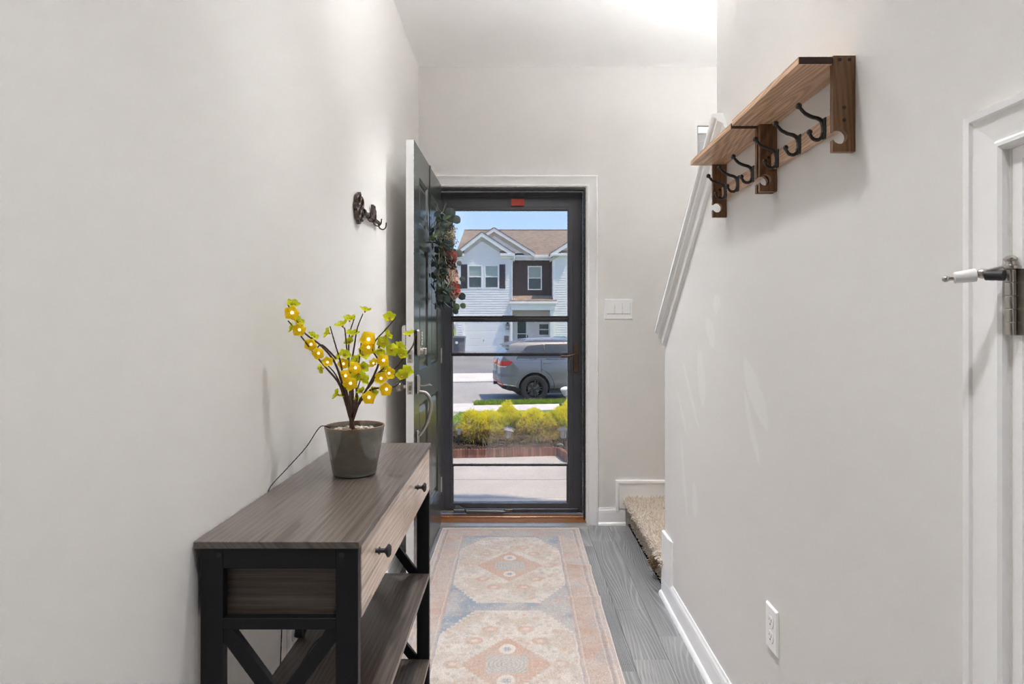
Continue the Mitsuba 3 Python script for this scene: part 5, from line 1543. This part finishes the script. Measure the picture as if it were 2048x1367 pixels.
part(cr, 'door_gap', on_body(unary_union([sbox(1.192, .86, 1.204, 1.25), sbox(2.195, .40, 2.207, 1.21), sbox(3.30, .40, 3.312, 1.20), Point(1.0, .405).buffer(.585, 24).difference(Point(1.0, .405).buffer(.575, 24)).intersection(sbox(1.19, .42, 1.7, .95))])), 'mat_car_black', 30)
part(cr, 'beltline_trim', on_body(sbox(.50, 1.226, 3.24, 1.243)), 'mat_chrome', 30)
for u0 in (1.26, 2.30):
    part(cr, 'door_handle', car(cat([tube([(u0, .014, 1.115), (u0 + .02, -.018, 1.12), (u0 + .20, -.018, 1.125), (u0 + .22, .014, 1.125)], .012, 8)])), 'mat_car_cladding', 40)
for v in (.34, 2 * W2 - .34):
    part(cr, 'roof_rail', car(tube(smooth_path([(.75, v, 1.715), (.85, v, 1.765), (1.6, v, 1.80), (2.3, v, 1.79), (2.6, v, 1.73)], 5), .018, 8)), 'mat_chrome', 40)
part(cr, 'spoiler', car(hull([(.20, v, z) for v, z in ((.36, 1.605), (2 * W2 - .36, 1.605), (.36, 1.62), (2 * W2 - .36, 1.62))] + [(.58, v, z) for v, z in ((.30, 1.655), (2 * W2 - .30, 1.655), (.32, 1.70), (2 * W2 - .32, 1.70))])), 'mat_car', 30)
part(cr, 'spoiler_end', car(hull([(.30, .33, 1.60), (.48, .27, 1.49), (.52, .28, 1.56), (.56, .33, 1.66), (.30, .38, 1.60), (.5, .34, 1.5)])), 'mat_car_black', 30)
part(cr, 'mirror', car(ball((3.02, -.06, 1.20), .11, 2, (.6, 1, .75))), 'mat_car', True)
part(cr, 'antenna_fin', car(hull([(.72, W2 - .03, 1.72), (.72, W2 + .03, 1.72), (.98, W2, 1.74), (.74, W2, 1.79)])), 'mat_car')
part(cr, 'tow_hitch', car(cbox(-.05, .05, W2 - .04, W2 + .04, .46, .54, .008)), 'mat_car_black')
part(cr, 'wheel_well', car(cat([cbox(wx - .46, wx + .46, .29, .32, .25, .9) for wx, _ in wheels] + [cbox(wx - .46, wx + .46, 2 * W2 - .32, 2 * W2 - .29, .25, .9) for wx, _ in wheels])), 'mat_car_black')
part(cr, 'underbody', car(cbox(.5, 4.4, .25, 2 * W2 - .25, .24, .36, .03)), 'mat_car_black')
for wx, wz in wheels:
    for v, s in ((.045, -1), (2 * W2 - .045, 1)):
        ty = lathe([(.255, -.115), (.30, -.128), (.365, -.125), (.392, -.10), (.395, -.04), (.395, .04), (.392, .10), (.365, .125), (.30, .128), (.255, .115), (.255, -.115)], 48)
        ty = turn(ty, [1, 0, 0], 90 if s > 0 else -90)
        ty.apply_translation([wx, v - s * .09, wz])
        w = part(cr, 'wheel', car(ty), 'mat_tyre', 30)
        sp_ = [lathe([(.232, -.10), (.262, -.10), (.262, .075), (.250, .10), (.238, .10), (.232, .075), (.232, -.10)], 40), lathe([(0, .03), (.06, .03), (.065, .075), (.03, .09), (0, .09)], 20)]
        for q in range(5):
            for o in (-10, 10):
                sp_.append(turn(hull([(.05, -.018, .05), (.05, .018, .05), (.05, -.018, .085), (.05, .018, .085), (.245, -.014, .045), (.245, .014, .045), (.245, -.014, .088), (.245, .014, .088)]), [0, 0, 1], 72 * q + o))
        rm = turn(cat(sp_), [1, 0, 0], -90 if s > 0 else 90)
        rm.apply_translation([wx, v - s * .09, wz])
        scene[w + '__rim'] = mikit.ply(car(rm), 'mat_rim', 30)
        bk = turn(lathe([(0, -.02), (.17, -.02), (.17, .0), (0, .0)], 30), [1, 0, 0], -90 if s > 0 else 90)
        bk.apply_translation([wx, v - s * .09, wz])
        scene[w + '__brake_disc'] = mikit.ply(car(bk), 'mat_nickel_dark', 30)

# ================================================================== the town house across the street
HS = F / 39.0


def hx(x):
    return (x - CX) / HS


def hz(y):
    return CAMZ - (y - CY) / HS


YH, YR = 39.0, 40.6           # projecting garage block and right block; recessed middle
HSR = F / YR


def rx_(x):
    return (x - CX) / HSR


def rz_(y):
    return CAMZ - (y - CY) / HSR


mat('mat_ext_white', (0.92, 0.91, 0.89), .5)
mat('mat_garage', (0.92, 0.92, 0.90), .5)
mat('mat_frieze_shaded', (.60, .575, .525), .6)  # white frieze board with the eave's shade put into its colour
mat('mat_batten', (0.115, 0.095, 0.095), .7, spec=.2)
mat('mat_shutter', (0.065, 0.055, 0.065), .6)
mat('mat_pane', (0.085, 0.11, 0.11), .08, spec=.5)
mat('mat_blind', (0.42, 0.49, 0.46), .6)
mat('mat_lantern', (0.06, 0.055, 0.055), .4)
mat('mat_lantern_glass', (0.45, 0.45, 0.43), .2)
mat('mat_veneer_0', (0.20, 0.165, 0.14), .9)
mat('mat_veneer_1', (0.27, 0.22, 0.185), .9)


def roof_fn(p, n, uv):
    row = dr.floor(p.z / .075)
    s = cell_rand(dr.floor(p.x / .22 + .5 * row), row, dr.floor(p.y * 2))
    v = fbm(p.x * 5, p.y * 5, p.z * 5)
    return mix((0.235, 0.185, 0.150), (0.335, 0.275, 0.230), dr.clip(.6 * s + .5 * v, 0, 1))


mat('mat_roof', proc(roof_fn), .95, spec=.1)
hs_ = thing('town_house', 'two-storey town house with lavender-grey siding, gables and a white garage door across the street', 'house')


def siding(poly, y, lap=.15, t=.027):
    """Lapped boards over a wall outline: each board leans out at its lower edge."""
    x0, z0, x1, z1 = poly.bounds
    ms = []
    z = z0
    while z < z1:
        piece = poly.intersection(sbox(x0 - 1, z, x1 + 1, min(z + lap, z1)))
        for g_ in getattr(piece, 'geoms', [piece]):
            if g_.geom_type != 'Polygon' or g_.area < 1e-4:
                continue
            m = extr(g_, 'y', y - t, y)
            v_ = np.array(m.vertices)
            lean = np.clip((v_[:, 2] - z) / lap, 0, 1)
            v_[:, 1] = np.where(v_[:, 1] < y - t / 2, y - t + t * .8 * lean, v_[:, 1])
            m.vertices = v_
            ms.append(m)
        z += lap
    return cat(ms)


ZG, ZEV = -.62, hz(519)
gx0, gx1 = hx(911.5), hx(1022.5)
ga = (hx(964), hz(466))            # apex of the front gable
# solid volumes behind the skins
part(hs_, 'wall', plain(gx0 + .02, gx1 - .02, YH + .15, YH + 8, ZG, hz(512)), 'mat_siding')
part(hs_, 'wall', plain(gx1 - .3, rx_(1106), YR + .10, YH + 8, ZG, rz_(520)), 'mat_siding')
wins = [(hx(935.5), hz(577), hx(965), hz(529.5)), (hx(968.5), hz(577), hx(998), hz(529.5))]
gd = (hx(927.5), ZG, hx(1006.5), hz(633))
front = Polygon([(gx0, ZG), (gx1, ZG), (gx1, hz(512)), (ga[0], ga[1] - .12), (gx0, hz(512))])
cut = front.difference(sbox(*wins[0])).difference(sbox(*wins[1])).difference(sbox(*gd))
part(hs_, 'siding', siding(cut, YH), 'mat_siding', kind='stuff', label='lavender-grey lapped siding of the garage block')
rb0 = hx(1106)
right = Polygon([(rb0, ZG), (rb0 + 4.2, ZG), (rb0 + 4.2, hz(512)), (rb0 + 2.1, hz(466)), (rb0, hz(512))])
part(hs_, 'siding', siding(right, YH), 'mat_siding', kind='stuff', label='lavender-grey lapped siding of the right-hand block')
part(hs_, 'wall', plain(rb0 + .02, rb0 + 4.18, YH + .002, YH + 8, ZG, hz(512)), 'mat_siding')
# corner boards and downspout
for x in (gx0 - .02, gx1 - .12, rb0 - .01):
    part(hs_, 'corner_board', cbox(x, x + .14, YH - .03, YH + .06, ZG, hz(517), .01), 'mat_ext_white')
part(hs_, 'downspout', tube([(hx(1030), YH - .25, hz(512.5)), (hx(1030), YH - .2, hz(516)), (hx(1024.5), YH - .08, hz(521)), (hx(1024), YH - .07, hz(540)), (hx(1024), YH - .07, hz(600)), (hx(1029), YH - .20, hz(598))], .035, 8), 'mat_ext_white', 40)
part(hs_, 'downspout', tube([(hx(1019), YH - .12, hz(612)), (hx(1019), YH - .10, hz(660)), (hx(1019), YH - .10, ZG)], .04, 8), 'mat_ext_white', 40)


def gable(apex, xl, xr, ze, y, over=.30, fas=.24):
    """Rake boards, soffit and roof planes of a front-facing gable, roof running back."""
    ax_, az = apex
    for s, xe in ((-1, xl), (1, xr)):
        dx, dz_ = xe - ax_, ze - az
        L = math.hypot(dx, dz_)
        nx_, nz_ = -dz_ / L * s, dx / L * s
        if nz_ < 0:
            nx_, nz_ = -nx_, -nz_
        a, b = np.array([ax_, az]), np.array([xe, ze])
        n_ = np.array([nx_, nz_])
        part(hs_, 'rake_board', extr([tuple(a), tuple(b), tuple(b - [0, fas]), tuple(a - [0, fas])], 'y', y - over, y - over + .04), 'mat_ext_white')
        part(hs_, 'soffit', extr([tuple(a - [0, .14]), tuple(b - [0, .14]), tuple(b - [0, .20]), tuple(a - [0, .20])], 'y', y - over + .04, y), 'mat_ext_white')
        part(hs_, 'frieze', extr([tuple(a - [0, fas + .02]), tuple(b - [0, fas + .02]), tuple(b - [0, fas + .24]), tuple(a - [0, fas + .24])], 'y', y - .045, y - .01), 'mat_frieze_shaded')
        part(hs_, 'gable_roof', extr([tuple(a), tuple(b), tuple(b + n_ * .05), tuple(a + n_ * .05 + np.array([0, .02]))], 'y', y - over - .02, y + 6.0), 'mat_roof')


gable(ga, hx(911) - .05, hx(1029), hz(508), YH, fas=.26)
for xa, xb in ((hx(909.5), hx(928.5)), (hx(1000), hx(1030))):
    part(hs_, 'eave_return', cat([cbox(xa, xb, YH - .32, YH, hz(512.5), hz(507.5), .02), cbox(xa + .06, xb - .04, YH - .10, YH, hz(517), hz(512.5), .01)]), 'mat_ext_white')
    part(hs_, 'return_roof', hull([(xa, YH - .30, hz(507.5)), (xb, YH - .30, hz(507.5)), (xa, YH, hz(507.5)), (xb, YH, hz(507.5)), (xa, YH, hz(501)), (xb, YH, hz(501))]), 'mat_roof')
# second gable set back behind the first
g2 = (rx_(989), rz_(459.5))
y2_ = YR
x2l, x2r = rx_(989) - (rx_(1069) - rx_(989)), rx_(1069)
part(hs_, 'siding', siding(Polygon([(x2l + .15, rz_(508)), (x2r - .15, rz_(508)), (g2[0], g2[1] - .12)]), y2_ - .45, .15), 'mat_siding', kind='stuff', label='siding in the rear gable')
gable(g2, x2l, x2r, rz_(509), y2_ - .45, fas=.22)
# right block's gable
gable((rb0 + 2.1, hz(463)), hx(1099.5), rb0 + 4.5, hz(508.5), YH, fas=.26)
part(hs_, 'eave_return', cbox(hx(1101), hx(1140), YH - .32, YH, hz(512), hz(507.5), .02), 'mat_ext_white')
part(hs_, 'return_roof', hull([(hx(1101), YH - .30, hz(507.5)), (hx(1136), YH - .30, hz(507.5)), (hx(1101), YH, hz(507.5)), (hx(1136), YH, hz(507.5)), (hx(1101), YH, hz(500)), (hx(1136), YH, hz(500))]), 'mat_roof')
# main roof
ridge_y, ridge_z = 46.2, CAMZ + (648 - 459.5) * 46.2 / F
eave_z = rz_(511.5)
lx_e, lx_r = hx(909) - .1, (929 - CX) / F * 46.2
part(hs_, 'roof', hull([(lx_e, YR - .35, eave_z), (12.0, YR - .35, eave_z), (lx_r, ridge_y, ridge_z), (12.0, ridge_y, ridge_z), (lx_e, 52, eave_z), (12, 52, eave_z), (lx_e, YR - .35, eave_z - .06), (12, YR - .35, eave_z - .06), (lx_e, 52, eave_z - .06)]), 'mat_roof')
part(hs_, 'ridge_cap', hull([(lx_r, ridge_y - .15, ridge_z - .02), (12, ridge_y - .15, ridge_z - .02), (lx_r, ridge_y + .15, ridge_z - .02), (12, ridge_y + .15, ridge_z - .02), (lx_r, ridge_y, ridge_z + .04), (12, ridge_y, ridge_z + .04)]), 'mat_roof')
part(hs_, 'gutter', cat([cbox(gx1 + .25, rb0 - .1, YR - .50, YR - .36, rz_(517), rz_(511), .02), cbox(gx1, rb0, YR - .40, YR, rz_(521), rz_(517), .01)]), 'mat_ext_white')
# recessed middle: dark board and batten
mid0, mid1 = gx1 - .02, rb0 + .02
bw = sbox(mid0, rz_(600), mid1, rz_(520))
uw = (rx_(1055.2), rz_(580), rx_(1084), rz_(531.5))
part(hs_, 'board_wall', extr(bw.difference(sbox(*uw)), 'y', YR - .02, YR), 'mat_batten', label='dark board-and-batten wall over the porch')
x = mid0 + .1
while x < mid1:
    if not (uw[0] - .05 < x < uw[2]):
        part(hs_, 'batten', cbox(x, x + .05, YR - .045, YR - .018, rz_(600), rz_(520), .005), 'mat_batten')
    x += .2


def window(x0, z0, x1, z1, y, fw=.085, blinds=True, split=.5):
    k = part(hs_, 'window', extr(sbox(x0, z0, x1, z1).difference(sbox(x0 + fw, z0 + fw, x1 - fw, z1 - fw)), 'y', y - .04, y + .05), 'mat_ext_white')
    zm = z0 + (z1 - z0) * split
    scene[k + '__meeting_rail'] = mikit.ply(cbox(x0 + fw * .6, x1 - fw * .6, y - .03, y + .03, zm - .035, zm + .035, .005), 'mat_ext_white')
    scene[k + '__pane'] = mikit.ply(plain(x0 + fw * .8, x1 - fw * .8, y + .035, y + .04, z0 + fw * .8, zm), 'mat_pane')
    scene[k + '__pane_001'] = mikit.ply(plain(x0 + fw * .8, x1 - fw * .8, y + .02, y + .025, zm, z1 - fw * .8), 'mat_blind' if blinds else 'mat_pane')
    if blinds:
        n_ = 9
        bl = [cbox(x0 + fw, x1 - fw, y + .012, y + .018, zm + (z1 - fw - zm) * (i + .25) / n_, zm + (z1 - fw - zm) * (i + .75) / n_, .001) for i in range(n_)]
        scene[k + '__blind'] = mikit.ply(cat(bl), 'mat_blind')
    return k


for w_ in wins:
    window(w_[0], w_[1], w_[2], w_[3], YH)
window(*uw, YR)
for xa, xb in ((hx(922), hx(934.5)), (hx(999), hx(1010.5))):
    sh_ = part(hs_, 'shutter', cbox(xa, xb, YH - .05, YH, hz(576.5), hz(528.5), .006), 'mat_shutter')
    n_ = 16
    scene[sh_ + '__louvres'] = mikit.ply(cat([turn(cbox(xa + .05, xb - .05, YH - .062, YH - .046, 0, .045, .004), [1, 0, 0], 0).apply_translation([0, 0, hz(576.5) + .06 + (hz(528.5) - hz(576.5) - .12) * i / n_]) for i in range(n_)]), 'mat_shutter')
# garage door of five sections, its casing
g_ = part(hs_, 'garage_door', plain(gd[0], gd[2], YH + .08, YH + .12, gd[1], gd[3]), 'mat_garage')
hh = (gd[3] - ZG) / 5
for i in range(5):
    scene[g_ + '__section' + (f'_{i:03d}' if i else '')] = mikit.ply(cbox(gd[0] + .005, gd[2] - .005, YH + .045, YH + .085, ZG + hh * i + .006, ZG + hh * (i + 1) - .006, .012), 'mat_garage')
scene[g_ + '__handle'] = mikit.ply(cat([cbox((gd[0] + gd[2]) / 2 - .02, (gd[0] + gd[2]) / 2 + .02, YH + .02, YH + .05, .12, .25, .004)]), 'mat_nickel_dark')
part(hs_, 'garage_casing', cat([cbox(gd[0] - .13, gd[0], YH - .03, YH + .08, ZG, gd[3] + .12, .01), cbox(gd[2], gd[2] + .10, YH - .03, YH + .08, ZG, gd[3] + .12, .01), cbox(gd[0] - .13, gd[2] + .10, YH - .031, YH + .08, gd[3], gd[3] + .14, .01)]), 'mat_ext_white')
# lantern and stone veneer beside the garage
ln = part(hs_, 'wall_lantern', cat([cbox(hx(1013), hx(1017), YH - .05, YH - .02, hz(657), hz(644), .01), hull([(hx(1015) - .14, YH - .28, hz(650)), (hx(1015) + .14, YH - .28, hz(650)), (hx(1015) - .14, YH - .04, hz(650)), (hx(1015) + .14, YH - .04, hz(650)), (hx(1015), YH - .16, hz(645))]), cbox(hx(1015) - .09, hx(1015) + .09, YH - .25, YH - .07, hz(658.5), hz(657), .01)]), 'mat_lantern', label='black wall lantern beside the garage door')
scene[ln + '__glass'] = mikit.ply(cbox(hx(1015) - .075, hx(1015) + .075, YH - .235, YH - .085, hz(657), hz(650.5), .01), 'mat_lantern_glass')
zz = ZG
r_ = 0
while zz < hz(671):
    xx = hx(1008.3)
    while xx < hx(1018):
        w_ = min(float(rng.uniform(.12, .26)), hx(1018) - xx)
        part(hs_, 'stone', cbox(xx + .005, xx + w_ - .005, YH - .06 - rng.uniform(0, .02), YH + .01, zz + .005, min(zz + .13, hz(671)) - .005, .012), f'mat_veneer_{rng.integers(2)}')
        xx += w_
    zz += .135
# porch: roof, beam, posts, door and window within
pf = YH - .35
part(hs_, 'porch_roof', hull([(hx(1019), pf, hz(603.5)), (hx(1113), pf, hz(603.5)), (hx(1019), pf, hz(601)), (hx(1113), pf, hz(601)), (mid0 + .05, YR, rz_(590.5)), (mid1 - .05, YR, rz_(590.5)), (mid0 + .05, YR, rz_(596)), (mid1 - .05, YR, rz_(596))]), 'mat_roof')
part(hs_, 'porch_gutter', cat([cbox(hx(1018), hx(1114), pf - .10, pf + .02, hz(608), hz(603.2), .02), cbox(hx(1021), hx(1112), pf, pf + .3, hz(611), hz(608), .01)]), 'mat_ext_white')
part(hs_, 'porch_beam', cbox(hx(1022), hx(1109.5), pf + .06, pf + .26, hz(620), hz(611), .01), 'mat_ext_white')
for xa, xb in ((hx(1020.5), hx(1025)), (hx(1099.5), hx(1107.5))):
    part(hs_, 'porch_post', cbox(xa, xb, pf + .07, pf + .25, ZG, hz(620), .01), 'mat_ext_white')
inner = sbox(mid0, ZG, mid1, rz_(600))
fd = (rx_(1030), ZG, rx_(1057), rz_(634))
pw = (rx_(1076.5), rz_(671), rx_(1099), rz_(646))
part(hs_, 'siding', siding(inner.difference(sbox(*fd)).difference(sbox(*pw)), YR - .01), 'mat_siding', kind='stuff', label='siding inside the porch')
window(*pw, YR, fw=.07, blinds=False)
dk = part(hs_, 'front_door', extr(sbox(*fd).difference(sbox(fd[0] + .17, ZG + .25, fd[2] - .17, rz_(668))).difference(sbox(fd[0] + .17, rz_(666), fd[2] - .17, fd[3] - .2)), 'y', YR - .06, YR + .01), 'mat_ext_white', label='white glazed front door in the porch')
scene[dk + '__pane'] = mikit.ply(plain(fd[0] + .1, fd[2] - .1, YR - .02, YR - .015, ZG + .2, rz_(667)), 'mat_pane')
scene[dk + '__pane_001'] = mikit.ply(plain(fd[0] + .1, fd[2] - .1, YR - .02, YR - .015, rz_(667), fd[3] - .1), 'mat_pane')
scene[dk + '__handle'] = mikit.ply(cbox(fd[2] - .10, fd[2] - .05, YR - .12, YR - .06, .25, .50, .01), 'mat_lantern')
part(hs_, 'porch_floor', cbox(mid0, mid1, pf - .1, YR, ZG - .1, ZG + .06, .01), 'mat_concrete')

# bins
mat('mat_bin', (0.115, 0.12, 0.135), .5)
mat('mat_bin_green', (0.075, 0.22, 0.19), .5)


def wheelie_bin(label, x0, x1, zt, zb, y, m):
    k = thing('trash_bin', label, 'trash bin')
    d_ = .75
    xm = (x0 + x1) / 2
    hw = (x1 - x0) / 2
    part(k, 'body', hull([(xm + s * hw * (.80 if z == zb else .93), y + t * d_ * (.42 if z == zb else .5), z) for s in (-1, 1) for t in (-1, 1) for z in (zb, zt - .10)]), m)
    part(k, 'lid', hull([(xm + s * hw, y + t * d_ * .54, zt - .11) for s in (-1, 1) for t in (-1, 1)] + [(xm + s * hw * .97, y + t * d_ * .5, zt - .04) for s in (-1, 1) for t in (-1, 1)] + [(xm + s * hw * .75, y + t * d_ * .4, zt) for s in (-1, 1) for t in (-1, 1)]), m)
    part(k, 'handle', rod((xm - hw * .8, y + d_ * .58, zt - .09), (xm + hw * .8, y + d_ * .58, zt - .09), .018), m)
    for s in (-1, 1):
        part(k, 'wheel', turn(lathe([(0, -.025), (.13, -.025), (.13, .025), (0, .025)], 20), [0, 1, 0], 90).apply_translation([xm + s * hw * .78, y + d_ * .38, zb + .1]), 'mat_tyre')
    return k


YB_ = 36.5
b1 = wheelie_bin('dark grey wheeled trash bin left of the garage door across the street', (902 - CX) / F * YB_, (931.5 - CX) / F * YB_, CAMZ - (671.5 - CY) / F * YB_, -.655, YB_, 'mat_bin')
part(b1, 'emblem', turn(lathe([(0, 0), (.085, 0), (.085, .006), (0, .006)], 24), [1, 0, 0], 90).apply_translation([(914.5 - CX) / F * YB_, YB_ - .385, CAMZ - (684.5 - CY) / F * YB_]), 'mat_plastic_white', label='round white emblem on the bin')
wheelie_bin('green wheeled trash bin showing above the roof of the parked car', (1107.5 - CX) / F * YB_, (1131.5 - CX) / F * YB_, CAMZ - (672 - CY) / F * YB_, -.665, YB_, 'mat_bin_green')

# ------------------------------------------------------------------ a bare-topped tree far behind the left corner of the house
tr = thing('tree', 'thin young tree behind the left corner of the house across the street', 'tree')
r3 = np.random.default_rng(9)
tx, ty_ = (904 - CX) / F * 50, 50.0
part(tr, 'trunk', tube([(tx, ty_, -.6), (tx, ty_, 2), (tx + .1, ty_, 4.5), (tx + .1, ty_, 7)], [.16, .13, .09, .03], 8), 'mat_branch', 40)
tw = []
for q in range(60):
    a_ = r3.uniform(0, 2 * PI); h0 = r3.uniform(2.5, 6.8)
    L = r3.uniform(.5, 1.5) * (1.2 - h0 / 10)
    p0 = np.array([tx + .1, ty_, h0]); p1 = p0 + [math.cos(a_) * L, math.sin(a_) * L, L * .8]
    tw.append(tube([p0, (p0 + p1) / 2 + r3.normal(0, .06, 3), p1], [.022, .015, .006], 5))
part(tr, 'branches', cat(tw), 'mat_branch')
scene['mat_tree_leaf'] = {'type': 'principledthin', 'base_color': rgb((0.10, 0.15, 0.05)), 'roughness': .6, 'diff_trans': .6, 'spec_trans': 0.0, 'eta': 1.3}
V, Fc = [], []
for q in range(900):
    a_ = r3.uniform(0, 2 * PI); rr_ = 1.2 * math.sqrt(r3.random()); z_ = r3.uniform(2.8, 7.3)
    c = np.array([tx + .1 + math.cos(a_) * rr_ * (1.3 - z_ / 8), ty_ + math.sin(a_) * rr_, z_])
    e1, e2 = r3.normal(0, .09, 3), r3.normal(0, .06, 3)
    o = len(V)
    V += [c - e1, c + e2, c + e1, c - e2]
    Fc += [[o, o + 1, o + 2], [o, o + 2, o + 3]]
part(tr, 'foliage', trimesh.Trimesh(np.array(V), np.array(Fc), process=False), 'mat_tree_leaf', kind='stuff', label='sparse leaves')
